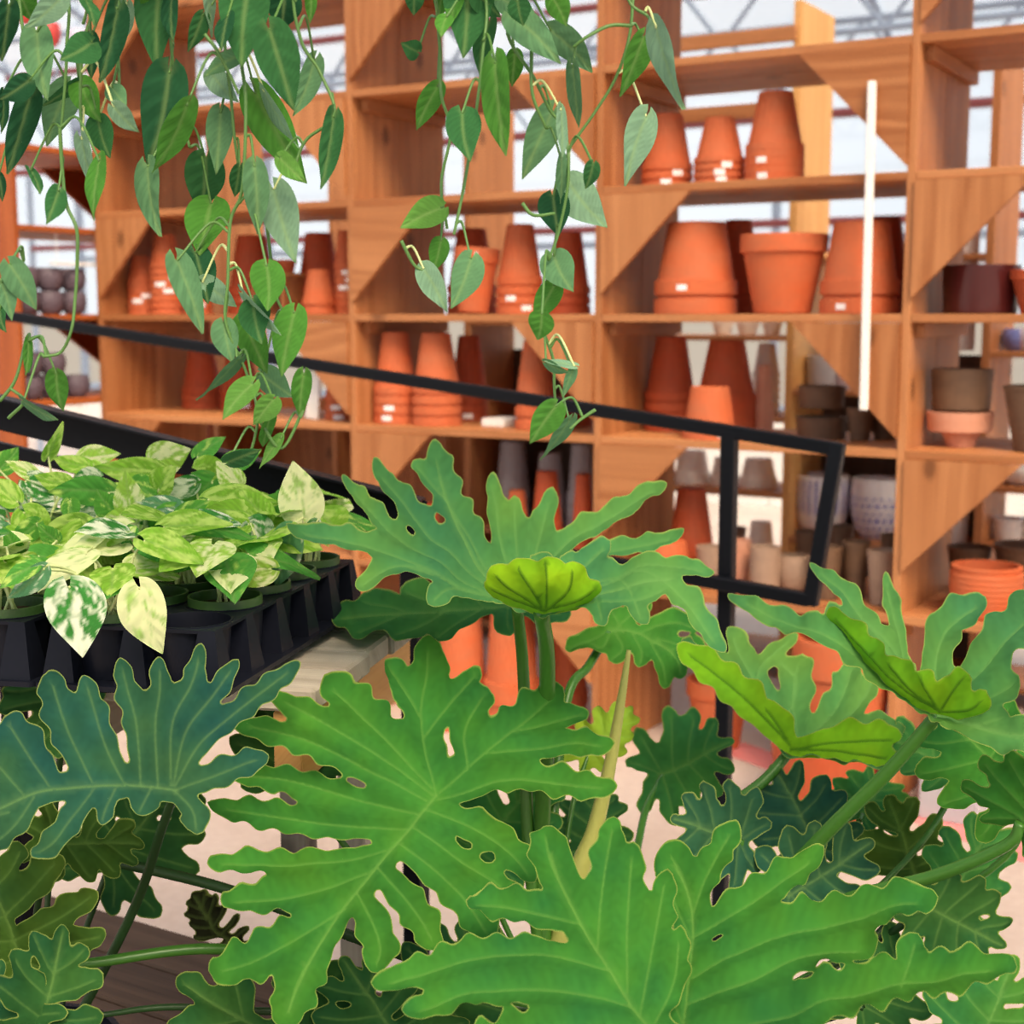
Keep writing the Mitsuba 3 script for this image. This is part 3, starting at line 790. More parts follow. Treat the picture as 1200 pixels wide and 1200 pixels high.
def lobed_leaf(lobes, ctrl, tone, seed, midrib, core=12, step=6.0, fold=.42, ruffle=7.5, wave=.19, vein=None):
    """A lobed leaf: lobes = [(centre line, half width)], midrib = line, in a chart of pixels; ctrl = [(x, y, distance)] gives its sheet in space."""
    r = np.random.default_rng(seed)
    polys, veins = [], []
    mid = spline(np.array(midrib, float), 8)
    veins.append(mid)
    polys.append(LineString(mid).buffer(core))
    for pts, hw in lobes:
        c = spline(np.array(pts, float), 8)
        seg = np.r_[0, np.cumsum(np.linalg.norm(np.diff(c, axis=0), axis=1))]
        t = seg / seg[-1]
        m = max(14, int(seg[-1] / 4))
        tt = np.linspace(0, 1, m)
        c = np.stack([np.interp(tt, t, c[:, 0]), np.interp(tt, t, c[:, 1])], 1)
        d = np.gradient(c, axis=0); d /= np.linalg.norm(d, axis=1, keepdims=True) + 1e-9
        n = np.stack([-d[:, 1], d[:, 0]], 1)
        w = hw * (.62 + .38 * np.clip(tt / .45, 0, 1)) * np.where(tt > .62, np.sqrt(np.clip(1 - ((tt - .62) / .38) ** 2, .0, 1)), 1) + .6
        lam, ph = 30 * (1 + .3 * r.random()), r.random(2) * 6.28
        env = np.clip(tt * 2.2 - .3, 0, 1) * np.clip((1 - tt) * 6, 0, 1)
        wl = w * (1 + wave * env * np.sin(tt * seg[-1] / lam * 6.28 + ph[0]))
        wr = w * (1 + wave * env * np.sin(tt * seg[-1] / lam * 6.28 + ph[1]))
        polys.append(Polygon(np.vstack([c + n * wl[:, None], (c - n * wr[:, None])[::-1]])).buffer(0))
        veins.append(c[: max(3, int(m * .93))])
    P = unary_union(polys).buffer(2.5).buffer(-4.5).buffer(2.0)
    if P.geom_type != 'Polygon':
        P = max(P.geoms, key=lambda g: g.area)
    P = P.simplify(.4)
    P = Polygon(P.exterior, [h for h in P.interiors if Polygon(h).area > 60])

    def resample(line, s):
        L = line.length
        return np.array([line.interpolate(x).coords[0] for x in np.arange(0, L, L / max(6, round(L / s)))])

    B = np.vstack([resample(LineString(x.coords), 4.0) for x in [P.exterior, *P.interiors]])
    VQ = [resample(LineString(v), 2.0) for v in veins]
    VS, VA = np.vstack(VQ), np.concatenate([np.arange(len(q)) * 2.0 + 5.3 * i for i, q in enumerate(VQ)])
    VL = []
    for v in veins:
        q = resample(LineString(v), 5.0)
        d = np.gradient(q, axis=0); d /= np.linalg.norm(d, axis=1, keepdims=True) + 1e-9
        n = np.stack([-d[:, 1], d[:, 0]], 1)
        VL += [q, q + n * 2.6, q - n * 2.6]
    VL = np.vstack(VL)
    x0, y0, x1, y1 = P.bounds
    gx, gy = np.meshgrid(np.arange(x0, x1, step), np.arange(y0, y1, step * .866))
    gx = gx + (np.arange(gx.shape[0]) % 2)[:, None] * step / 2
    G = np.stack([gx.ravel(), gy.ravel()], 1)
    RIM = [np.vstack([resample(LineString(x.coords), 4.0) for x in [g.exterior, *g.interiors]]) for g in getattr(P.buffer(-1.7), 'geoms', [P.buffer(-1.7)]) if not g.is_empty]
    tb = cKDTree(B)
    VL = VL[shapely.contains_xy(P, VL[:, 0], VL[:, 1])]
    VL = VL[tb.query(VL)[0] > 3.2]
    keep, tk = [], None
    order = np.arange(len(VL))                                     # thin out vein points that crowd each other
    grid = {}
    for i in order:
        c = (int(VL[i, 0] / 2.0), int(VL[i, 1] / 2.0))
        if c not in grid:
            grid[c] = i
    VL = VL[sorted(grid.values())]
    tv0 = cKDTree(VL)
    G = G[shapely.contains_xy(P, G[:, 0], G[:, 1])]
    G = G[(tb.query(G)[0] > 4.4) & (tv0.query(G)[0] > 3.4)]
    pts = np.vstack([B, *RIM, VL, G])
    tri = Delaunay(pts).simplices
    cen = pts[tri].mean(1)
    tri = tri[shapely.contains_xy(P.buffer(.3), cen[:, 0], cen[:, 1])]
    e1, e2 = pts[tri[:, 1]] - pts[tri[:, 0]], pts[tri[:, 2]] - pts[tri[:, 0]]
    area = e1[:, 0] * e2[:, 1] - e1[:, 1] * e2[:, 0]
    tri = tri[np.abs(area) > .05]
    area = area[np.abs(area) > .05]
    tri[area < 0] = tri[area < 0][:, ::-1]
    used = np.unique(tri)
    re = -np.ones(len(pts), int); re[used] = np.arange(len(used))
    pts, tri = pts[used], re[tri]
    dv, near = cKDTree(VS).query(pts)
    side_vein = np.cos((VA[near] - .75 * dv) / 15 * 6.28) * np.clip((dv - 2) / 5, 0, 1) * np.clip(1 - dv / 40, 0, 1)   # the fine side veins of each lobe
    db = tb.query(pts)[0]
    dm = cKDTree(resample(LineString(mid), 2.0)).query(pts)[0]
    ct = np.array(ctrl, float)
    rbf = RBFInterpolator(ct[:, :2] / 300, 1 / ct[:, 2], kernel='thin_plate_spline', degree=1, smoothing=1e-4)
    D = 1 / rbf(pts / 300)
    X = at(pts[:, 0], pts[:, 1], D)

    def normals(X_):
        fn = np.cross(X_[tri[:, 1]] - X_[tri[:, 0]], X_[tri[:, 2]] - X_[tri[:, 0]])
        n_ = np.zeros_like(X_)
        for k_ in range(3):
            np.add.at(n_, tri[:, k_], fn)
        return n_ / (np.linalg.norm(n_, axis=1, keepdims=True) + 1e-12)

    N = normals(X)
    if N[:, 2].mean() < 0:
        N = -N
        tri = tri[:, ::-1]
    q3 = np.c_[pts / 17.0, np.full(len(pts), seed * 3.1)]
    q4 = np.c_[pts / 42.0, np.full(len(pts), seed * 1.7)]
    q5 = np.c_[pts / 7.5, np.full(len(pts), seed * 1.7)]
    edge = np.exp(-db / 8)
    h = fold * np.minimum(dv, 26) + ruffle * edge * (meshkit.noise(q3) - .5) * 2 + 12.0 * (meshkit.noise(q4) - .5) + 1.6 * (meshkit.noise(q5) - .5) * np.clip(dv / 6, 0, 1) + .55 * side_vein + 1.1 * (1 - np.exp(-(dv / 2.2) ** 2))
    X = X + N * (h * D / F)[:, None]
    base = TONE[tone] if isinstance(tone, str) else np.array(tone)
    f = meshkit.fbm(np.c_[pts / 60.0, np.full(len(pts), seed + .5)], 3)
    g_ = np.clip((meshkit.fbm(np.c_[pts / 85.0, np.full(len(pts), seed + 4.5)], 3) - .5) * 3.4, -1, 1)[:, None]
    col = base[None] * (0.70 + .62 * f)[:, None] * np.where(g_ > 0, 1 + g_ * (np.array([1.5, 1.12, .8]) - 1), 1 - g_ * (np.array([.62, .80, 1.25]) - 1))
    col = col * (1 - .16 * np.clip((dv - 3) / 16, 0, 1) + .07 * side_vein)[:, None]
    pale = base * .8 + np.array([.10, .16, .04])
    pale = pale if vein is None else np.array(vein)
    vk = np.clip((.50 if vein is None else .9) * np.exp(-(dv / 1.8) ** 2) + .30 * np.exp(-(dm / 3.2) ** 2), 0, .8)
    col = col * (1 - vk)[:, None] + pale * vk[:, None]
    ek = .8 * np.clip(1 - db / 1.5, 0, 1)
    col = col * (1 - ek)[:, None] + np.array([.34, .42, .10]) * ek[:, None]
    return mikit.ply((X, tri), 'leaf', smooth=True, color=np.clip(col, 0, 1))


PHI = {}


def petiole(plant, pts, r0, r1, bsdf='petiole', lab=None, name='petiole'):
    P = [at(*p) for p in pts]
    return mikit.ply(tube(P, np.linspace(r0, r1, len(P)), 10, 8), bsdf, smooth=True)


def leaf_part(plant, lobes, ctrl, tone, seed, midrib, pet=None, pr=(.0055, .0045), petm='petiole', **kw):
    k = numbered(f'{plant}__leaf')
    put(f'{k}__blade', lobed_leaf(lobes, ctrl, tone, seed, midrib, **kw))
    if pet:
        put(f'{k}__petiole', petiole(plant, pet, pr[0], pr[1], petm))


def template(j, tip, side, droop=0.0, seed=0, n=6, slim=1.0):
    """Lobes of a generic blade in the pixel chart: junction, tip, side vector (its right half), wobble by seed."""
    r = np.random.default_rng(seed + 900)
    j, tip, side = np.array(j, float), np.array(tip, float), np.array(side, float)
    ax = tip - j
    mp = lambda u, v: tuple(j + ax * u + side * v)
    L = np.linalg.norm(ax)
    Ws = np.linalg.norm(side)
    out = []
    rows = [(-.02, -.38, .42), (0, -.18, .80), (.08, .12, 1.0), (.22, .40, .98), (.38, .62, .84), (.54, .80, .64), (.70, .94, .40)]
    rows = [(0, -.36, .50), (.02, -.06, .98), (.16, .36, 1.02), (.36, .66, .82), (.58, .90, .50)] if n < 6 else rows
    for sgn in (-1, 1):
        for (ru, tu, tv) in rows:
            a_, b_ = r.normal(0, .025, 2)
            hw = (.042 * L + .044 * Ws) * slim * (1.45 if n < 6 else 1) * (1.1 if tv > .5 else .9)
            out.append(([mp(ru, 0), mp(ru + (tu - ru) * .45 + a_, sgn * tv * .52), mp(tu + a_, sgn * (tv + b_))], hw))
    out.append(([mp(.6, 0), mp(.85, .0), mp(1, 0)], .07 * L * slim))
    return out, [mp(0, 0), mp(.5, .02), mp(.93, 0)]


def generic(plant, j, tip, side, ds, tone, seed, pet=None, pr=(.0045, .0035), petm='petiole', **kw):
    """ds: distances at junction, tip, right side, left side."""
    lb, mid = template(j, tip, side, seed=seed, n=kw.pop('n', 5))
    j_, t_, s_ = np.array(j), np.array(tip), np.array(side)
    ctrl = [(*j_, ds[0]), (*t_, ds[1]), (*(j_ + (t_ - j_) * .35 + s_), ds[2]), (*(j_ + (t_ - j_) * .35 - s_), ds[3])]
    kw.setdefault('core', max(5, .065 * np.linalg.norm(t_ - j_)))
    leaf_part(plant, lb, ctrl, tone, seed, mid, pet, pr, petm, **kw)


PA = thing('philodendron', 'large split-leaf philodendron with two glossy leaves in the middle front', 'plant')
PB = thing('philodendron', 'dark blue-green split-leaf philodendron in front of the nursery tray', 'plant')
PC = thing('philodendron', 'split-leaf philodendron on the right with arching thick stems', 'plant')

# middle plant
crA, crB, crC = (640, 1180, 1.80), (40, 1290, 1.75), (860, 1190, 1.75)
leaf_part(PA, [
    ([(511, 934), (497, 870), (493, 830), (499, 790), (500, 748)], 25), ([(494, 845), (472, 805), (452, 772)], 17), ([(496, 865), (530, 822), (562, 788)], 15),
    ([(505, 925), (455, 872), (415, 832), (376, 799)], 25), ([(505, 932), (450, 892), (380, 848), (317, 814)], 17), ([(500, 940), (440, 908), (360, 868), (273, 847)], 17),
    ([(490, 955), (420, 938), (340, 915), (270, 908)], 17), ([(478, 972), (400, 968), (320, 957), (243, 946)], 19), ([(462, 995), (400, 1012), (320, 1015), (241, 1015)], 16),
    ([(440, 1022), (380, 1045), (320, 1055), (255, 1061)], 18), ([(405, 1068), (350, 1100), (300, 1125), (241, 1145)], 26), ([(380, 1100), (350, 1150), (334, 1198)], 30),
    ([(515, 930), (560, 890), (610, 850), (660, 806)], 24), ([(600, 858), (650, 845), (692, 832)], 14), ([(570, 884), (650, 876), (720, 872)], 16), ([(548, 902), (545, 855), (572, 808)], 20),
    ([(515, 938), (590, 915), (650, 920), (722, 927)], 17), ([(500, 950), (560, 975), (600, 1005), (626, 1037)], 20), ([(485, 970), (540, 1010), (585, 1040), (612, 1066)], 15),
    ([(470, 990), (520, 1030), (555, 1070), (577, 1108)], 22), ([(445, 1020), (480, 1060), (500, 1090), (512, 1118)], 20), ([(420, 1050), (440, 1090), (446, 1120), (435, 1142)], 22)],
    [(511, 934, 1.56), (334, 1198, 1.36), (500, 748, 1.80), (243, 946, 1.57), (241, 1145, 1.36), (722, 927, 1.63), (626, 1037, 1.50), (577, 1108, 1.42), (660, 806, 1.75), (376, 799, 1.62), (400, 1010, 1.53)],
    'bright', 1, [(511, 934), (456, 1001), (424, 1042), (386, 1091), (352, 1150), (336, 1190)], core=20,
    pet=[(511, 934, 1.57), (530, 985, 1.68), (575, 1080, 1.78), crA], pr=(.0055, .008))
leaf_part(PA, [
    ([(662, 1050), (645, 1010), (638, 970)], 23), ([(680, 1085), (610, 1068), (545, 1061)], 19), ([(715, 1140), (640, 1122), (560, 1125), (500, 1142), (434, 1157)], 21),
    ([(700, 1117), (705, 1050), (720, 956)], 18), ([(735, 1170), (735, 1090), (741, 990)], 19), ([(750, 1190), (765, 1110), (781, 1022)], 19), ([(765, 1205), (790, 1150), (796, 1090)], 15),
    ([(740, 1180), (660, 1162), (560, 1165), (470, 1192)], 22), ([(775, 1215), (680, 1205), (600, 1215), (520, 1245)], 24), ([(790, 1230), (720, 1250), (660, 1290)], 24), ([(790, 1235), (800, 1290), (790, 1330)], 26)],
    [(790, 1240, 1.22), (640, 972, 1.46), (434, 1156, 1.26), (795, 1090, 1.36), (720, 957, 1.45), (700, 1117, 1.33), (660, 1290, 1.14)],
    'bright', 2, [(790, 1240), (752, 1196), (700, 1117), (662, 1050), (645, 1000)], core=24, pet=[(790, 1240, 1.23), (760, 1300, 1.4), (700, 1240, 1.6), crA], pr=(.005, .007))
leaf_part(PA, [
    ([(600, 705), (560, 650), (525, 590), (507, 520)], 18), ([(522, 585), (502, 562), (483, 540)], 10), ([(595, 705), (530, 650), (470, 590), (437, 542)], 15), ([(590, 705), (520, 665), (450, 618), (398, 564)], 11),
    ([(585, 702), (500, 672), (430, 642), (333, 622)], 14), ([(520, 680), (465, 668), (415, 692)], 14), ([(590, 705), (545, 690), (460, 665)], 8), ([(575, 700), (530, 690), (496, 718)], 14),
    ([(605, 705), (590, 640), (572, 562)], 12), ([(608, 700), (606, 640), (600, 588)], 13), ([(615, 695), (630, 640), (646, 580)], 14), ([(620, 690), (660, 640), (710, 610), (783, 573)], 12), ([(625, 690), (700, 650), (760, 638), (804, 626)], 10)],
    [(608, 712, 1.74), (507, 520, 2.02), (333, 622, 1.70), (496, 718, 1.58), (646, 580, 2.0), (783, 573, 2.0), (804, 626, 1.85), (437, 542, 1.96), (530, 640, 1.82)],
    'sheen', 3, [(608, 712), (575, 680), (540, 630), (515, 560)], core=13, ruffle=4.5, pet=[(606, 712, 1.75), (612, 770, 1.79), (616, 860, 1.8), (620, 1000, 1.8), crA], pr=(.0075, .009))
leaf_part(PA, [
    ([(655, 700), (680, 668), (716, 640)], 13), ([(660, 700), (694, 694), (708, 738)], 12), ([(665, 695), (725, 678), (757, 737)], 14), ([(690, 690), (750, 674), (800, 704), (849, 768)], 13),
    ([(690, 690), (755, 668), (838, 672)], 11), ([(652, 700), (640, 668), (622, 652)], 12), ([(650, 705), (668, 665), (672, 648)], 12), ([(660, 702), (740, 704), (792, 690)], 9)],
    [(635, 716, 1.62), (849, 768, 1.52), (708, 738, 1.50), (716, 640, 1.74), (622, 652, 1.72), (838, 672, 1.66)],
    'sheen', 4, [(636, 714), (680, 700), (740, 688), (790, 682)], core=8, ruffle=7)
LF = [k for k in scene if k.startswith(PA + '__leaf')][-1].rsplit('__', 1)[0]
part(LF, 'lower_lobe', lobed_leaf([([(635, 716), (602, 704), (566, 684)], 13), ([(635, 716), (598, 690), (574, 664)], 20), ([(637, 716), (615, 680), (602, 654)], 22), ([(640, 716), (640, 680), (636, 650)], 24), ([(643, 714), (668, 690), (672, 658)], 20), ([(643, 714), (686, 700), (704, 684)], 14)],
     [(635, 717, 1.61), (568, 678, 1.60), (616, 650, 1.58), (702, 678, 1.56), (640, 690, 1.55)], 'lime_leaf', 14, [(635, 716), (630, 700)], core=8, wave=.05, ruffle=3, vein=(.03, .11, .012)))
put(f'{LF}__petiole', petiole(PA, [(634, 716, 1.625), (641, 770, 1.70), (640, 860, 1.76), (635, 1000, 1.8), crA], .0095, .011))
leaf_part(PA, [
    ([(713, 741), (690, 752), (662, 763)], 11), ([(716, 741), (705, 760), (690, 752)], 8), ([(718, 740), (730, 760), (713, 775)], 11), ([(740, 742), (752, 765), (748, 784)], 11), ([(760, 748), (778, 785), (778, 812)], 11),
    ([(770, 750), (795, 775), (796, 800)], 11), ([(720, 740), (745, 718), (765, 708)], 10), ([(750, 742), (790, 728), (826, 742)], 11), ([(730, 742), (712, 718), (700, 705)], 10), ([(770, 748), (810, 762), (835, 790)], 11)],
    [(713, 741, 2.05), (662, 763, 2.0), (778, 812, 1.92), (826, 742, 2.05), (765, 708, 2.15)], 'bright', 5, [(713, 741), (745, 742), (790, 765)], core=9, step=5,
    pet=[(713, 742, 2.05), (690, 780, 2.0), (664, 822, 1.95), (645, 1000, 1.85), crA], pr=(.006, .008))
generic(PA, (600, 712), (388, 728), (-10, 34), (2.0, 1.95, 1.85, 2.15), 'mid', 6, [(600, 712, 2.0), (612, 800, 1.95), crA])
generic(PA, (395, 1260), (205, 1148), (-70, 85), (1.6, 1.62, 1.5, 1.7), 'dark', 7, [(395, 1260, 1.6), (480, 1290, 1.7), crA])
generic(PA, (520, 1180), (585, 1085), (70, 45), (1.72, 1.75, 1.7, 1.72), 'dark', 8)
generic(PA, (470, 1230), (400, 1120), (80, -40), (1.62, 1.66, 1.6, 1.6), 'dark', 9, [(470, 1230, 1.62), (560, 1260, 1.7), crA])
generic(PA, (690, 882), (742, 828), (26, 22), (1.95, 1.95, 1.92, 1.97), 'lime', 10, [(690, 882, 1.95), (668, 960, 1.9), crA], pr=(.003, .004), step=4, ruffle=6)
generic(PA, (560, 1000), (640, 900), (60, 40), (1.82, 1.9, 1.8, 1.9), 'mid', 12, [(560, 1000, 1.83), (590, 1080, 1.82), crA])
generic(PA, (350, 905), (420, 800), (80, 50), (1.75, 1.85, 1.72, 1.82), 'dark', 13, [(350, 905, 1.75), (420, 1010, 1.78), (560, 1140, 1.8), crA])
put(f'{PA}__leaf_sheath', petiole(PA, [(737, 762, 1.80), (728, 820, 1.80), (714, 900, 1.80), (696, 975, 1.80), (676, 1030, 1.80), crA], .003, .0165, 'sheath'))
labels[f'{PA}__leaf_sheath'] = {'label': 'pale yellow rolled new leaf in its sheath'}

# left plant
leaf_part(PB, [
    ([(206, 920), (235, 870), (290, 825), (352, 776)], 15), ([(203, 920), (217, 860), (252, 812), (279, 774)], 13), ([(200, 920), (202, 850), (226, 800), (236, 757)], 14), ([(185, 922), (182, 850), (188, 810), (188, 771)], 14),
    ([(165, 920), (160, 850), (150, 810), (140, 771)], 15), ([(146, 921), (122, 870), (110, 830), (97, 790)], 15), ([(110, 921), (85, 870), (70, 830), (57, 786)], 22), ([(60, 926), (30, 880), (5, 842)], 25), ([(30, 935), (0, 900), (-34, 868)], 22),
    ([(206, 928), (226, 950), (230, 979)], 16), ([(206, 926), (260, 905), (316, 888)], 17), ([(178, 922), (168, 942), (160, 957)], 17), ([(110, 925), (85, 960), (60, 990), (36, 1009)], 16), ([(135, 925), (124, 948), (118, 968)], 10), ([(40, 935), (10, 972), (-24, 1000)], 16), ([(10, 950), (-40, 965), (-80, 1000)], 24)],
    [(206, 926, 1.45), (-10, 958, 1.38), (352, 776, 1.555), (236, 757, 1.535), (140, 771, 1.53), (57, 786, 1.52), (36, 1009, 1.34), (230, 979, 1.41), (316, 888, 1.48), (110, 860, 1.47), (-80, 1000, 1.31)],
    'blue', 20, [(206, 926), (146, 921), (60, 926), (-10, 950), (-50, 970)], core=17, fold=.24, ruffle=5, pet=[(206, 926, 1.46), (190, 970, 1.56), (150, 1080, 1.7), crB], pr=(.0045, .007), petm='petiole_dark')
generic(PB, (25, 1125), (-30, 985), (105, -35), (1.52, 1.6, 1.5, 1.5), 'olive', 21, [(25, 1125, 1.52), (30, 1200, 1.65), crB], petm='petiole_dark')
generic(PB, (45, 1215), (75, 1085), (68, 18), (1.40, 1.48, 1.4, 1.38), 'dark', 22, [(45, 1215, 1.4), (40, 1260, 1.6), crB], petm='petiole_dark')
generic(PB, (60, 985), (170, 990), (10, 50), (1.62, 1.64, 1.6, 1.7), 'olive', 23, [(60, 985, 1.62), (40, 1100, 1.7), crB], petm='petiole_dark')
generic(PB, (130, 1010), (215, 900), (70, 50), (1.80, 1.85, 1.8, 1.8), 'dark', 24, [(130, 1010, 1.8), (90, 1120, 1.8), crB], petm='petiole_dark')
generic(PB, (75, 845), (20, 780), (50, -40), (1.7, 1.75, 1.7, 1.7), 'dark', 25, [(75, 845, 1.7), (60, 1000, 1.75), crB], petm='petiole_dark')
generic(PB, (-20, 1180), (30, 1290), (80, -30), (1.42, 1.36, 1.4, 1.4), 'dark', 26, petm='petiole_dark')
put(f'{PA}__old_petiole', petiole(PA, [(100, 1004, 1.72), (180, 1020, 1.74), (278, 1046, 1.78), (420, 1100, 1.8), crA], .0065, .008, 'petiole_dark'))
put(f'{PA}__old_petiole', petiole(PA, [(20, 1138, 1.66), (110, 1128, 1.68), (255, 1112, 1.72), (420, 1140, 1.78), crA], .006, .008, 'petiole'))
put(f'{PA}__old_petiole', petiole(PA, [(115, 1190, 1.68), (200, 1180, 1.72), (330, 1185, 1.75), crA], .0035, .006, 'petiole_dark'))
lb, md = template((272, 1108), (222, 1048), (26, -14), seed=31, slim=.75)
put(f'{PA}__withered_leaf', lobed_leaf(lb, [(272, 1108, 1.85), (222, 1048, 1.85), (250, 1050, 1.9)], (.014, .015, .008), 31, md, core=6, step=4, ruffle=7))
labels[f'{PA}__withered_leaf'] = {'label': 'small withered blackish leaf'}

# right plant
leaf_part(PC, [
    ([(806, 1050), (796, 1020), (778, 996)], 16), ([(810, 1080), (828, 1030), (862, 970)], 17), ([(814, 1100), (870, 1066), (920, 1034), (963, 1005)], 21), ([(812, 1150), (900, 1102), (1000, 1076), (1099, 1057)], 27),
    ([(806, 1180), (880, 1150), (950, 1120), (1030, 1112)], 24), ([(800, 1222), (950, 1182), (1080, 1152), (1191, 1139)], 29), ([(1056, 1160), (1066, 1128), (1075, 1097)], 16), ([(812, 1110), (790, 1060), (776, 1010)], 14),
    ([(800, 1205), (782, 1150), (786, 1108)], 18), ([(798, 1240), (900, 1240), (1000, 1250)], 30), ([(795, 1250), (760, 1280), (740, 1320)], 26)],
    [(795, 1260, 1.20), (779, 997, 1.50), (862, 970, 1.52), (963, 1005, 1.50), (1099, 1057, 1.42), (1191, 1139, 1.32), (1000, 1250, 1.15), (740, 1320, 1.1), (815, 1100, 1.40)],
    'bright', 40, [(797, 1255), (802, 1196), (812, 1099), (806, 1050), (790, 1015)], core=24, pet=[(797, 1255, 1.21), (820, 1310, 1.4), crC], pr=(.005, .008))
leaf_part(PC, [
    ([(1097, 836), (1030, 790), (960, 745), (855, 705)], 15), ([(1085, 832), (1025, 785), (968, 713)], 20), ([(1062, 805), (1022, 742), (985, 692), (948, 664)], 12), ([(1062, 790), (1048, 735), (1034, 676)], 8), ([(1068, 795), (1035, 752), (1004, 722)], 9),
    ([(1100, 832), (1096, 780), (1112, 735), (1156, 700)], 21), ([(1110, 830), (1160, 775), (1205, 725), (1250, 690)], 27), ([(1105, 836), (1150, 822), (1196, 795)], 24), ([(1100, 838), (1115, 810), (1128, 782)], 16), ([(1102, 840), (1140, 850), (1185, 838)], 18),
    ([(1105, 842), (1180, 862), (1260, 878)], 22)],
    [(1097, 838, 1.56), (855, 705, 1.74), (948, 664, 1.80), (1034, 676, 1.84), (1156, 700, 1.78), (1250, 690, 1.70), (1196, 795, 1.52), (968, 713, 1.62), (1260, 878, 1.45)],
    'sheen', 41, [(1097, 838), (1150, 852), (1230, 868)], core=11, ruffle=6, pet=[(1098, 838, 1.56), (1040, 905, 1.60), (960, 985, 1.66), (890, 1070, 1.72), crC], pr=(.0075, .0115))
leaf_part(PC, [
    ([(928, 876), (880, 822), (832, 782), (790, 756)], 20), ([(926, 872), (882, 800), (850, 736)], 15), ([(935, 866), (930, 820), (936, 772)], 21), ([(945, 866), (985, 822), (1000, 778)], 17), ([(960, 866), (1005, 830), (1026, 794)], 12),
    ([(935, 877), (990, 866), (1062, 856)], 20), ([(935, 880), (1000, 885), (1056, 896)], 14), ([(922, 862), (885, 795), (932, 745)], 11), ([(915, 858), (935, 800), (905, 770)], 12)],
    [(928, 878, 1.90), (790, 756, 1.92), (936, 772, 2.12), (1026, 794, 2.08), (1062, 856, 1.90), (1056, 896, 1.80), (850, 736, 2.05)], 'sheen', 42, [(928, 878), (970, 872), (1040, 872)], core=13,
    pet=[(927, 879, 1.90), (895, 915, 1.88), (845, 955, 1.85), (795, 1020, 1.82), (800, 1100, 1.8), crC], pr=(.007, .010))
LF = [k for k in scene if k.startswith(PC + '__leaf') and k.endswith('__blade')]
part(LF[1].rsplit('__', 1)[0], 'lower_lobe', lobed_leaf([([(1094, 835), (1030, 782), (967, 713)], 17), ([(1097, 836), (1055, 795), (1036, 768)], 17), ([(1098, 836), (1085, 806), (1076, 786)], 16), ([(1100, 838), (1118, 808), (1134, 790)], 17), ([(1100, 838), (1140, 830), (1154, 812)], 13)],
     [(1097, 840, 1.545), (967, 713, 1.59), (1036, 768, 1.53), (1134, 790, 1.49), (1154, 812, 1.49)], 'lime_leaf', 57, [(1097, 836), (1070, 815)], core=8, wave=.22, vein=(.05, .16, .015)))
part(LF[2].rsplit('__', 1)[0], 'lower_lobe', lobed_leaf([([(926, 874), (880, 826), (835, 788), (792, 757)], 19), ([(930, 878), (985, 872), (1058, 868)], 19), ([(930, 878), (1000, 885), (1054, 894)], 13), ([(925, 872), (905, 842), (888, 822)], 16)],
     [(928, 880, 1.885), (792, 757, 1.89), (888, 822, 1.87), (1058, 868, 1.85), (1054, 894, 1.80)], 'lime_leaf', 58, [(928, 878), (950, 876)], core=8, wave=.16, vein=(.05, .16, .015)))
generic(PC, (1200, 925), (1088, 828), (62, -58), (1.62, 1.72, 1.7, 1.6), 'bright', 43, [(1200, 925, 1.62), (1160, 1020, 1.68), crC], ruffle=6)
generic(PC, (1196, 962), (1250, 900), (70, 50), (1.5, 1.45, 1.45, 1.55), 'bright', 44, [(1196, 964, 1.50), (1180, 990, 1.51), (1100, 1025, 1.56), (985, 1058, 1.64), (920, 1110, 1.72), crC], pr=(.006, .0095))
generic(PC, (776, 910), (862, 868), (22, 62), (2.08, 2.05, 1.95, 2.2), 'mid', 45, [(776, 910, 2.08), (752, 968, 2.0), (745, 1100, 1.85), crC], pr=(.005, .007))
generic(PC, (868, 985), (782, 960), (-10, 62), (1.74, 1.7, 1.66, 1.82), 'blue', 46, [(868, 985, 1.74), (860, 1080, 1.76), crC])
generic(PC, (955, 990), (905, 895), (58, -28), (1.82, 1.9, 1.8, 1.85), 'blue', 47, [(955, 990, 1.82), (910, 1090, 1.8), crC], ruffle=3)
generic(PC, (925, 1050), (1025, 985), (40, 58), (1.70, 1.72, 1.68, 1.75), 'blue', 48, [(925, 1050, 1.7), (890, 1120, 1.74), crC])
generic(PC, (1075, 1035), (1040, 930), (62, -10), (1.85, 1.95, 1.9, 1.85), 'olive', 49, [(1075, 1035, 1.85), (1000, 1120, 1.8), crC], petm='petiole_dark')
generic(PC, (1110, 1060), (1168, 955), (52, 25), (1.75, 1.85, 1.75, 1.8), 'mid', 50, [(1110, 1060, 1.75), (1010, 1130, 1.75), crC])
generic(PC, (1090, 1065), (1180, 1110), (-30, 50), (1.62, 1.58, 1.6, 1.66), 'dark', 51, [(1090, 1065, 1.62), (980, 1130, 1.7), crC], petm='petiole_dark')
generic(PC, (1140, 1240), (1190, 1120), (75, 35), (1.45, 1.55, 1.45, 1.5), 'mid', 52, [(1140, 1240, 1.45), (1000, 1260, 1.6), crC])
generic(PC, (1010, 1180), (1080, 1090), (60, 40), (1.6, 1.66, 1.58, 1.62), 'dark', 53, [(1010, 1180, 1.6), (940, 1200, 1.7), crC], petm='petiole_dark')
generic(PC, (1010, 955), (1040, 905), (45, 22), (1.98, 2.05, 1.95, 2.0), 'mid', 54, [(1010, 955, 1.98), (960, 1060, 1.85), crC])
generic(PC, (690, 1000), (700, 915), (50, 5), (1.92, 2.0, 1.9, 1.9), 'dark', 55, [(690, 1000, 1.92), (740, 1110, 1.85), crC], petm='petiole_dark')
generic(PC, (1130, 905), (1035, 860), (20, -40), (1.85, 1.9, 1.95, 1.8), 'mid', 56, [(1130, 905, 1.85), (1060, 1010, 1.8), crC])
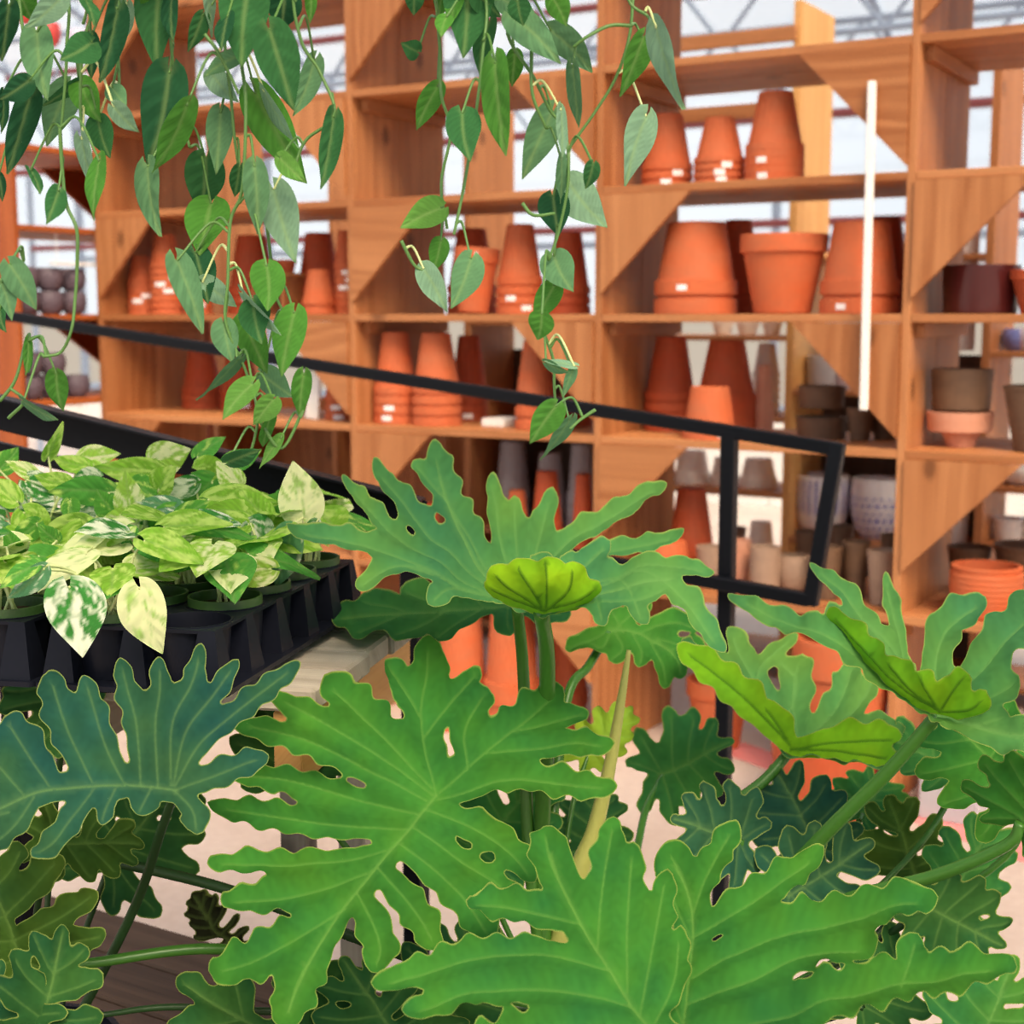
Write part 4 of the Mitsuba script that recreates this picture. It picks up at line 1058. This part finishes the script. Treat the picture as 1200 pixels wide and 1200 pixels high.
# their pots on the dark bench, below the picture's edge
GP = lathe([(0, 0), (.082, 0), (.086, .004), (.106, .165), (.112, .168), (.112, .188), (.104, .188), (.100, .16), (.081, .01), (0, .01)], 48)
for pl, (x, y, D) in ((PA, crA), (PB, crB), (PC, crC)):
    c = at(x, y, D)
    zc = max(c[2] - .02, ZD + .14)
    hgt = zc - ZD
    part(pl, 'nursery_pot', mikit.ply(GP, 'black_plastic', smooth=35, to_world=T().translate([float(c[0]), float(c[1]), ZD]) @ T().scale([1, 1, hgt / .188])))
    part(pl, 'soil', mikit.ply(trimesh.creation.cylinder(.101, .012, sections=40), 'soil', to_world=T().translate([float(c[0]), float(c[1]), float(zc - .018)])))
    part(pl, 'stem', mikit.ply(tube([[c[0], c[1], zc - .02], c + [0.004, 0, .01], c + [0, 0, .05]], [.028, .026, .012], 14, 5), 'petiole_dark', smooth=True))

# ------------------------------------------------------------------ heart-shaped leaves: pothos
def heart_leaf(base, tip, W, nrm, seed, colour, fold=.22, droop=.10, marble=None, bsdf='leaf', nt=16, nv=11, wave=.02):
    """A pointed heart blade from base to tip; nrm: where its face looks."""
    r = np.random.default_rng(seed)
    base, tip = np.array(base), np.array(tip)
    y = tip - base
    L = np.linalg.norm(y); y /= L
    n = np.array(nrm) - y * (np.array(nrm) @ y)
    n /= np.linalg.norm(n)
    x = np.cross(y, n)
    t = np.linspace(0, 1, nt) ** 1.05
    v = np.linspace(-1, 1, nv)
    prof = np.sin(np.pi * np.clip(t, 0, 1) ** .58) ** .75 * (1 - .35 * t ** 3)
    prof = prof / prof.max() * W / 2
    prof[-1] = .0006
    prof[0] = W * .06
    asym = 1 + r.uniform(-.08, .08)
    TT, VV = np.meshgrid(t, v, indexing='ij')
    PW = np.interp(TT, t, prof)
    lx = VV * PW * np.where(VV > 0, asym, 1 / asym)
    back = .17 * L * np.abs(VV) ** 1.6 * np.clip(1 - TT / .42, 0, 1) ** 1.4
    ly = TT * L - back
    bend = r.uniform(-.05, .05)
    lx = lx + bend * L * np.sin(TT * np.pi)
    rib = .022 * L * np.sin((TT * 9 - np.abs(VV) * 2.2) * np.pi * 1.0) * np.abs(VV) * (1 - np.abs(VV)) * 3
    lz = fold * np.abs(VV) * PW - fold * .7 * VV ** 2 * PW * .9 + droop * L * (.25 - (TT - .5) ** 2) + rib * .8 + wave * L * np.sin(TT * 7 + VV * 2 + r.uniform(0, 6)) * np.abs(VV)
    X = base + lx[..., None] * x + ly[..., None] * y + lz[..., None] * n
    X = X.reshape(-1, 3)
    tri = []
    for i in range(nt - 1):
        for j in range(nv - 1):
            p = i * nv + j
            tri += [(p, p + 1, p + nv + 1), (p, p + nv + 1, p + nv)]
    tri = np.array(tri)
    col = np.broadcast_to(np.array(colour), (nt * nv, 3)) * (.9 + .22 * r.random())
    q = np.stack([lx.ravel(), ly.ravel(), np.full(nt * nv, seed * 7.3)], 1)
    f = meshkit.fbm(q * [55, 55, 1], 3, seed % 97)
    col = col * (.78 + .44 * f)[:, None]
    rb = np.cos((TT * 9 - np.abs(VV) * 2.2) * np.pi * 2).ravel() * (np.abs(VV).ravel() > .1)
    col = col * (1 + .10 * rb)[:, None]
    mk = np.exp(-(VV.ravel() * PW.ravel() / (.018 * L + .0006)) ** 2) * .35
    col = col * (1 - mk)[:, None] + np.array([.30, .45, .16]) * mk[:, None]
    if marble is not None:
        amount, cream = marble
        ang = np.arctan2(lx.ravel(), ly.ravel() + .25 * L)
        rad = np.hypot(lx.ravel(), ly.ravel())
        f2 = meshkit.fbm(np.stack([ang * 9, rad * 60, np.full(nt * nv, seed * 1.3)], 1), 4, seed % 31)
        k_ = np.clip((f2 - (1 - amount) * .5 - .22) * 7, 0, 1)
        col = col * (1 - k_)[:, None] + np.array(cream) * k_[:, None]
    return mikit.ply((X, tri), bsdf, smooth=True, color=np.clip(col, 0, 1))


def px_leaf(bx, by, tx, ty, w, D, seed, colour, dz=None, lean=None, **kw):
    """Base and tip pixels and apparent width; returns (shape, base point)."""
    r = np.random.default_rng(seed + 5000)
    dz = r.uniform(-.03, .03) if dz is None else dz
    b, t = at(bx, by, D), at(tx, ty, D + dz)
    L = np.linalg.norm(t - b)
    Wm = w / F * D
    view = b / np.linalg.norm(b) * -1 + np.array([0, 0, CAM_Z]) * 0
    view = -(b - np.array([0, 0, CAM_Z])); view /= np.linalg.norm(view)
    yv = (t - b) / L
    roll = r.uniform(-.35, .35)
    if Wm < .40 * L:
        W = .46 * L
        roll = math.acos(min(1, Wm / W)) * (1 if r.random() < .5 else -1)
    else:
        W = Wm / max(.6, math.cos(roll))
    n = view - yv * (view @ yv)
    n /= np.linalg.norm(n)
    s = np.cross(yv, n)
    n = n * math.cos(roll) + s * math.sin(roll)
    if lean is not None:
        n = n + np.array(lean)
    return heart_leaf(b, t, W, n, seed, colour, **kw), b


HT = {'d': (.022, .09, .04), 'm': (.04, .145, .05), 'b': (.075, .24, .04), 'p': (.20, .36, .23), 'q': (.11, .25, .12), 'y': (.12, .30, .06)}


def crop3(rows, ox, oy, sc):
    return [(ox + a_ / sc, oy + b_ / sc, ox + c_ / sc, oy + d_ / sc, w / sc, t) for a_, b_, c_, d_, w, t in rows]


LEFT = crop3([
    (30, 20, 5, 215, 75, 'd'), (215, -10, 90, 98, 85, 'p'), (130, 112, 165, 352, 112, 'q'), (70, -20, 110, 70, 85, 'b'), (245, 305, 165, 514, 115, 'q'), (278, 290, 150, 372, 45, 'm'), (100, 285, 0, 350, 85, 'd'),
    (105, 340, 25, 612, 98, 'd'), (12, 330, 4, 470, 40, 'd'), (322, 150, 212, 210, 110, 'm'), (285, 292, 355, 430, 98, 'b'), (412, 32, 350, 290, 92, 'd'), (445, 15, 412, 172, 70, 'p'), (320, 130, 320, 280, 60, 'd'), (565, -70, 555, 252, 140, 'm'),
    (610, -40, 612, 150, 60, 'd'), (595, 258, 520, 588, 155, 'd'), (655, 372, 535, 608, 95, 'b'), (520, 586, 565, 832, 88, 'q'), (400, 375, 488, 465, 70, 'p'), (395, 310, 445, 375, 70, 'q'), (345, 420, 388, 556, 92, 'm'), (338, 440, 270, 498, 42, 'p'),
    (288, 490, 350, 692, 52, 'p'), (350, 566, 330, 775, 62, 'b'), (108, 598, 140, 682, 40, 'm'), (205, 672, 162, 788, 75, 'm'), (-5, 615, 8, 708, 40, 'd'), (35, 930, 128, 1090, 98, 'q'), (5, 995, 42, 1128, 66, 'q'), (0, 1090, 22, 1168, 44, 'm'),
    (712, 55, 660, 182, 62, 'm'), (728, -25, 745, 132, 38, 'p'), (875, -50, 850, 235, 170, 'm'), (1000, -20, 990, 106, 122, 'd'), (948, 105, 1032, 388, 150, 'm'), (1095, -20, 1090, 82, 42, 'b'), (1105, 212, 1030, 408, 80, 'q'), (838, 198, 716, 272, 62, 'q'),
    (745, 258, 838, 360, 80, 'p'), (900, 330, 1078, 645, 140, 'b'), (930, 322, 1050, 520, 40, 'p'), (775, 398, 760, 614, 92, 'q'), (722, 556, 700, 748, 138, 'm'), (742, 716, 700, 898, 148, 'b'), (895, 586, 905, 824, 92, 'q'), (962, 666, 1038, 924, 132, 'p'),
    (1172, 412, 1128, 664, 82, 'm'), (985, 556, 1078, 644, 70, 'y'), (842, 588, 825, 692, 62, 'm'), (622, 916, 712, 1174, 102, 'q'), (688, 888, 732, 1068, 112, 'd'), (712, 992, 832, 1078, 82, 'p'), (938, 936, 940, 1094, 122, 'b'), (855, 1032, 988, 1178, 38, 'p'),
    (890, 1066, 920, 1210, 112, 'm'), (560, 20, 490, -60, 90, 'b'), (300, 0, 330, 90, 50, 'm'), (800, 60, 780, 180, 60, 'd')], 0, 0, 3)
LEFT += [(345, 367, 330, 442, 38, 'b'), (263, 379, 273, 426, 32, 'q'), (286, 376, 313, 438, 36, 'b'), (278, 422, 230, 469, 12, 'q'), (296, 450, 261, 492, 29, 'y'), (307, 439, 343, 465, 32, 'q'), (356, 438, 352, 490, 24, 'b'), (320, 468, 297, 498, 28, 'y'),
         (316, 490, 308, 524, 17, 'b'), (329, 514, 304, 549, 15, 'y'), (268, 541, 306, 526, 22, 'm'), (35, 430, 32, 400, 10, 'm'), (66, 438, 74, 482, 26, 'b'), (28, 470, 68, 492, 13, 'q'), (33, 400, 30, 440, 12, 'b')]
MIDL = crop3([
    (258, -30, 255, 54, 66, 'm'), (445, -80, 428, 205, 165, 'm'), (352, -10, 345, 62, 52, 'b'), (520, 78, 488, 272, 72, 'm'), (565, -5, 695, 78, 92, 'q'), (605, 58, 772, 225, 112, 'q'), (738, 108, 882, 254, 102, 'q'), (742, -10, 792, 92, 82, 'b'),
    (815, 236, 835, 448, 56, 'q'), (268, 182, 210, 150, 70, 'm'), (338, 306, 264, 458, 78, 'b'), (425, 398, 452, 568, 122, 'm'), (542, 222, 578, 548, 108, 'b'), (610, 186, 600, 304, 62, 'b'), (742, 392, 636, 630, 112, 'q'), (772, 388, 776, 562, 42, 'p'),
    (1060, 132, 980, 340, 84, 'b'), (1108, 98, 1205, 385, 78, 'p'), (1072, 410, 998, 655, 104, 'p'), (350, 732, 208, 802, 104, 'y'), (800, 640, 935, 800, 138, 'p'), (885, 576, 858, 664, 58, 'm'), (745, 690, 765, 830, 112, 'd'), (772, 556, 770, 715, 42, 'q'),
    (290, 945, 372, 1096, 88, 'p'), (455, 910, 385, 1085, 110, 'q'), (350, 848, 322, 955, 72, 'b'), (748, 900, 815, 1026, 118, 'q'), (748, 1005, 678, 1135, 88, 'b'), (705, 1105, 690, 1195, 92, 'b'), (370, 60, 350, 130, 60, 'b'), (620, 5, 640, 90, 80, 'm'),
    (470, -30, 560, 60, 90, 'm'), (400, -20, 390, 80, 70, 'b')], 400, 0, 3)
MIDL += [(651, 476, 621, 520, 34, 'b'), (667, 492, 633, 539, 15, 'q'), (673, 429, 638, 423, 10, 'p'), (671, 434, 660, 465, 13, 'q'), (640, 425, 668, 436, 12, 'q')]
STEM_L = [[(70, 150), (73, 200), (78, 240), (90, 270), (90, 320), (88, 350), (84, 385), (72, 412), (52, 418)], [(72, -30), (78, 60), (72, 150)], [(200, -30), (203, 80), (212, 130), (222, 172)], [(285, -30), (282, 60), (288, 120), (284, 220), (270, 260), (267, 330), (265, 380), (290, 440), (302, 490), (290, 545)],
          [(345, -30), (352, 45), (375, 85), (392, 135), (358, 165), (342, 205)], [(270, -20), (272, 130), (284, 225)], [(130, -30), (138, 60), (140, 105)], [(20, -30), (30, 60), (38, 110)], [(100, -20), (96, 60), (95, 140), (108, 200)], [(300, 215), (312, 260), (322, 340), (335, 370)], [(302, 490), (330, 525), (355, 480), (352, 490)],
          [(0, 330), (10, 320), (28, 305)], [(0, 470), (18, 445), (30, 400)], [(10, 490), (28, 470), (12, 455)], [(240, 40), (256, 62), (280, 110)]]
STEM_M = [[(503, -30), (515, 50), (517, 110), (528, 155), (517, 215), (524, 268)], [(562, -30), (565, 70), (547, 200), (532, 275)], [(590, -30), (595, 40), (625, 90), (645, 130), (662, 152), (666, 210), (655, 270), (643, 305)], [(745, -30), (738, 40), (722, 90), (698, 130), (668, 172)],
          [(643, 305), (640, 345), (635, 380), (648, 420), (650, 460), (655, 500)], [(623, 60), (624, 110), (640, 150)], [(470, 282), (485, 310), (498, 318)], [(698, 480), (680, 492), (668, 503)], [(740, 30), (715, 30), (690, 42), (672, 55)], [(735, -20), (760, 20), (770, 33)], [(612, 238), (625, 252), (650, 250)]]


def hanging(lab, leaves, stems, D0, cx, seed0):
    k = thing('hanging_pothos', lab, 'plant')
    r = np.random.default_rng(seed0)
    cb = at(cx, -110, D0)
    zb = cb[2]
    sp = []
    for i, st in enumerate(stems):
        off = r.uniform(-.04, .04)
        P = [at(x, y, D0 + off + r.uniform(-.006, .006)) for x, y in st]
        if st[0][1] <= -20:                                        # runs up over the basket's rim
            top = cb + [(P[0][0] - cb[0]) * .55, (P[0][1] - cb[1]), 0]
            dirv = top - cb; dirv[2] = 0
            nn_ = np.linalg.norm(dirv)
            rim = cb + dirv / max(nn_, 1e-6) * .165
            P = [np.array([cb[0], cb[1], zb + .10]) + dirv / max(nn_, 1e-6) * .10, rim + [0, 0, .128], rim + [0, 0, .04], *P]
        m = tube(P, np.linspace(.0019, .0015, len(P)), 7, 8)
        part(k, 'stem', mikit.ply(m, 'vine', smooth=True))
        if st[0][1] <= -20:
            P = P[3:]
        sp.append((spline(np.array(P), 10), np.array(P)))
    allp = np.vstack([s[0] for s in sp])
    for i, (bx, by, tx, ty, w, t) in enumerate(leaves):
        D = D0 + r.uniform(-.07, .07)
        if by < -5:
            pass
        shp, b = px_leaf(bx, by, tx, ty, w, D, seed0 * 100 + i, HT[t], bsdf='leaf', nt=22, nv=13)
        lk = numbered(f'{k}__leaf')
        put(f'{lk}__blade', shp)
        d = np.linalg.norm(allp - b - [0, 0, .03], axis=1)
        q = allp[d.argmin()]
        gap = np.linalg.norm(q - b)
        up_ = np.array([0, 0, min(.03, gap * .35)])
        put(f'{lk}__stalk', mikit.ply(tube([q, q * .6 + b * .4 + up_ + np.array([0, .01, 0]), b], [.0016, .0014, .0012], 6, 6), 'vine' if t != 'p' else 'pale_stem', smooth=True))
    # basket above the picture, on wires from a pipe
    bk = lathe([(0, 0), (.09, 0), (.10, .005), (.148, .11), (.154, .112), (.154, .125), (.142, .125), (.138, .108), (.094, .012), (0, .012)], 40)
    b_ = thing('hanging_basket', 'dark green plastic basket holding the ' + lab, 'basket')
    part(b_, 'bowl', mikit.ply(bk, 'green_plastic', smooth=35, to_world=T().translate([float(cb[0]), float(cb[1]), float(zb)])))
    part(b_, 'soil', mikit.ply(trimesh.creation.cylinder(.136, .01, sections=40), 'soil', to_world=T().translate([float(cb[0]), float(cb[1]), float(zb + .103)])))
    for a_ in (0, 2.1, 4.2):
        part(b_, 'wire', mikit.ply(tube([cb + [.148 * math.cos(a_), .148 * math.sin(a_), .12], cb + [0, 0, .62]], .0015, 5), 'silver'))
    return cb


c1 = hanging('leafy pothos trailing down at the upper left', LEFT, STEM_L, 1.46, 190, 3)
c2 = hanging('pothos with long sparse vines hanging in the upper middle', MIDL, STEM_M, 1.46, 600, 4)
k = thing('hanger_pipe', 'grey pipe from which the two pothos baskets hang', 'pipe')
zpp = c1[2] + .62
put(k, mikit.ply(tube([[-2.2, c1[1], zpp + .012], [2.2, c1[1], zpp + .012]], .013, 10), 'alu'))
for x in (-2.2, 2.2):
    part(k, 'post', mikit.ply(tube([[x, c1[1], 0], [x, c1[1], zpp + .03]], .02, 10), 'alu'))

# far hanging globes seen at the top left
for i, (x, y, bs, lab) in enumerate(((92, 44, 'lavender', 'blurred lavender hanging pot far behind the left pothos'), (58, 36, 'red_glaze', 'blurred red hanging pot far behind the left pothos'), (30, 10, 'red_glaze', 'blurred red hanging pot at the far upper left'))):
    p = at(x, y, 8.0)
    k = thing('hanging_pot', lab, 'flower pot')
    part(k, 'pot', pot_shape('round', bs), to_world=T().translate([float(p[0]), float(p[1]), float(p[2] - .08)]) @ T().scale([.06, .06, .12]))
    part(k, 'wire', mikit.ply(tube([p + [0, 0, .06], p + [0, 0, 1.3]], .004, 5), 'alu'))

# ------------------------------------------------------------------ potted marble pothos in the trays
QP = lathe([(0, 0), (.034, 0), (.036, .003), (.0432, .07), (.0455, .071), (.0455, .083), (.0425, .083), (.041, .07), (.034, .006), (0, .006)], 36)
QPP = mikit.ply(QP, 'green_plastic', smooth=35)
SOIL = mikit.ply(trimesh.creation.cylinder(.0405, .006, sections=28), 'soil')
plants = []
for oo, na, nb, empty in ((O * [1, 1, 0], 5, 2, {(0, 0)}), (O2, 5, 2, set())):
    for i in range(na):
        for j in range(nb):
            if (i, j) in empty:
                continue
            plants.append(oo + A_ * (.006 + (i + .5) * CELL) + B_ * (.006 + (j + .5) * CELL) + Z * (ZB + .012))
    plants = plants
CRE, YEL, WHT = (.78, .84, .46), (.50, .70, .17), (.78, .84, .66)
MT = {'l': ((.23, .48, .05), (.5, YEL)), 'g': ((.10, .36, .06), (.25, YEL)), 'c': ((.34, .54, .14), (.8, CRE)), 'v': ((.055, .25, .05), (.52, WHT)), 'b': ((.11, .30, .14), (.35, WHT)), 'y': ((.33, .58, .08), (.55, CRE)), 'd': ((.10, .33, .05), (.3, YEL))}
TL = crop3([
    (242, 865, 290, 1112, 190, 'v'), (492, 868, 572, 1098, 150, 'c'), (300, 640, 115, 745, 110, 'l'), (300, 655, 330, 860, 190, 'l'), (330, 670, 440, 790, 150, 'l'), (478, 640, 335, 655, 110, 'y'), (462, 600, 440, 455, 100, 'y'), (520, 610, 560, 812, 120, 'v'), (560, 610, 665, 720, 130, 'g'),
    (152, 800, 28, 902, 75, 'b'), (125, 785, -5, 872, 62, 'g'), (90, 490, 210, 540, 90, 'v'), (385, 530, 165, 530, 92, 'g'), (285, 420, 425, 395, 85, 'y'), (540, 420, 672, 378, 110, 'y'), (695, 455, 825, 470, 115, 'l'), (745, 490, 630, 595, 115, 'g'), (695, 405, 795, 335, 62, 'g'),
    (798, 430, 920, 382, 72, 'g'), (735, 555, 992, 570, 95, 'l'), (1065, 620, 1030, 420, 145, 'c'), (1025, 670, 968, 868, 115, 'b'), (880, 640, 965, 735, 105, 'v'), (872, 640, 742, 672, 82, 'l'), (952, 800, 755, 800, 95, 'y'), (802, 728, 768, 885, 85, 'l'), (692, 700, 598, 742, 52, 'c'),
    (680, 715, 785, 755, 82, 'l'), (170, 405, 222, 282, 45, 'l'), (125, 475, 18, 420, 55, 'y'), (-5, 450, 65, 372, 75, 'd'), (85, 600, 175, 722, 115, 'l'), (-10, 520, 110, 600, 95, 'v'), (-5, 650, 65, 692, 52, 'b'), (645, 600, 465, 560, 65, 'b'), (905, 610, 690, 600, 75, 'l'),
    (305, 440, 185, 408, 62, 'l'), (685, 500, 555, 542, 72, 'v'), (560, 460, 330, 440, 92, 'l'), (245, 560, 255, 645, 62, 'd'), (605, 740, 560, 812, 60, 'g'), (1000, 560, 860, 590, 70, 'd'), (130, 640, 20, 720, 70, 'd'), (400, 600, 340, 520, 80, 'd'), (620, 640, 740, 560, 80, 'd'),
    (940, 620, 840, 520, 90, 'l'), (60, 560, -30, 480, 80, 'l'), (200, 700, 130, 640, 60, 'd'), (450, 720, 500, 800, 70, 'd'), (900, 700, 850, 780, 60, 'd'), (240, 500, 120, 470, 70, 'l'), (470, 500, 560, 560, 80, 'd'), (840, 500, 760, 420, 80, 'y'), (1110, 640, 1050, 740, 60, 'v'),
    (60, 760, 10, 650, 60, 'd'), (560, 520, 620, 440, 90, 'l'), (350, 480, 250, 500, 80, 'v')], 0, 400, 3)
own = {i: [] for i in range(len(plants))}
tops = [p + Z * .078 for p in plants]
for t in TL:
    D = 2.02 - (t[1] - 525) / 240 * .48
    if t[3] > 690 and t[2] < 200:                                  # those that hang over the front of the tray
        D = 1.545
    b = at(t[0], t[1], D)
    d = [np.hypot(*(b - q)[:2]) + (0.03 if len(own[i]) > 5 else 0) for i, q in enumerate(tops)]
    own[int(np.argmin(d))].append((t, D))
r = np.random.default_rng(77)
WORDS = ['front pot with a white-marbled leaf hanging over it', 'second pot from the front in the right row', 'third pot in the right row', 'fourth pot in the right row', 'last pot in the right row']
for i, p in enumerate(plants):
    tr, rem = ('right', i) if i < 9 else ('left', i - 9)
    idx = (rem + 1) if tr == 'right' else rem
    row = ('right', 'left')[idx % 2]
    pos = ('frontmost', 'second', 'third', 'fourth', 'rearmost')[idx // 2]
    k = thing('potted_pothos', f'variegated pothos in a green pot, {pos} of the {row} row in the {tr} tray', 'potted plant', 'variegated pothos in the nursery trays')
    part(k, 'pot', QPP, to_world=T().translate([float(p[0]), float(p[1]), float(p[2])]))
    part(k, 'soil', SOIL, to_world=T().translate([float(p[0]), float(p[1]), float(p[2] + .068)]))
    top = p + Z * .07
    todo = []
    for n_, (t, D) in enumerate(own[i]):
        kind = MT[t[5]]
        shp, b = px_leaf(*t[:4], t[4] * 1.12, D, 700 + i * 20 + n_, kind[0], marble=kind[1], bsdf='leaf_matte', nt=30, nv=19, fold=.3, droop=.12, lean=[0, 0, .15])
        todo.append((shp, b))
    for n_ in range(7):                                            # the ones behind and below
        a_ = r.uniform(0, 6.28)
        b = top + [r.uniform(.02, .05) * math.cos(a_), r.uniform(.02, .05) * math.sin(a_), r.uniform(.045, .10)]
        tip = b + np.array([math.cos(a_), math.sin(a_), r.uniform(-.5, .25)]) * r.uniform(.06, .09)
        kind = MT[r.choice(list('llyvcg'))]
        todo.append((heart_leaf(b, tip, r.uniform(.05, .066), [0, -.45, 1], 3000 + i * 10 + n_, kind[0], marble=kind[1], bsdf='leaf_matte', nt=24, nv=15, fold=.3), b))
    for shp, b in todo:
        lk = numbered(f'{k}__leaf')
        put(f'{lk}__blade', shp)
        root = top + [r.uniform(-.015, .015), r.uniform(-.015, .015), -.004]
        mid = root * .45 + b * .55 + [0, 0, .02]
        put(f'{lk}__stalk', mikit.ply(tube([root, mid, b], [.0022, .002, .0016], 6, 5), 'pale_stem', smooth=True))
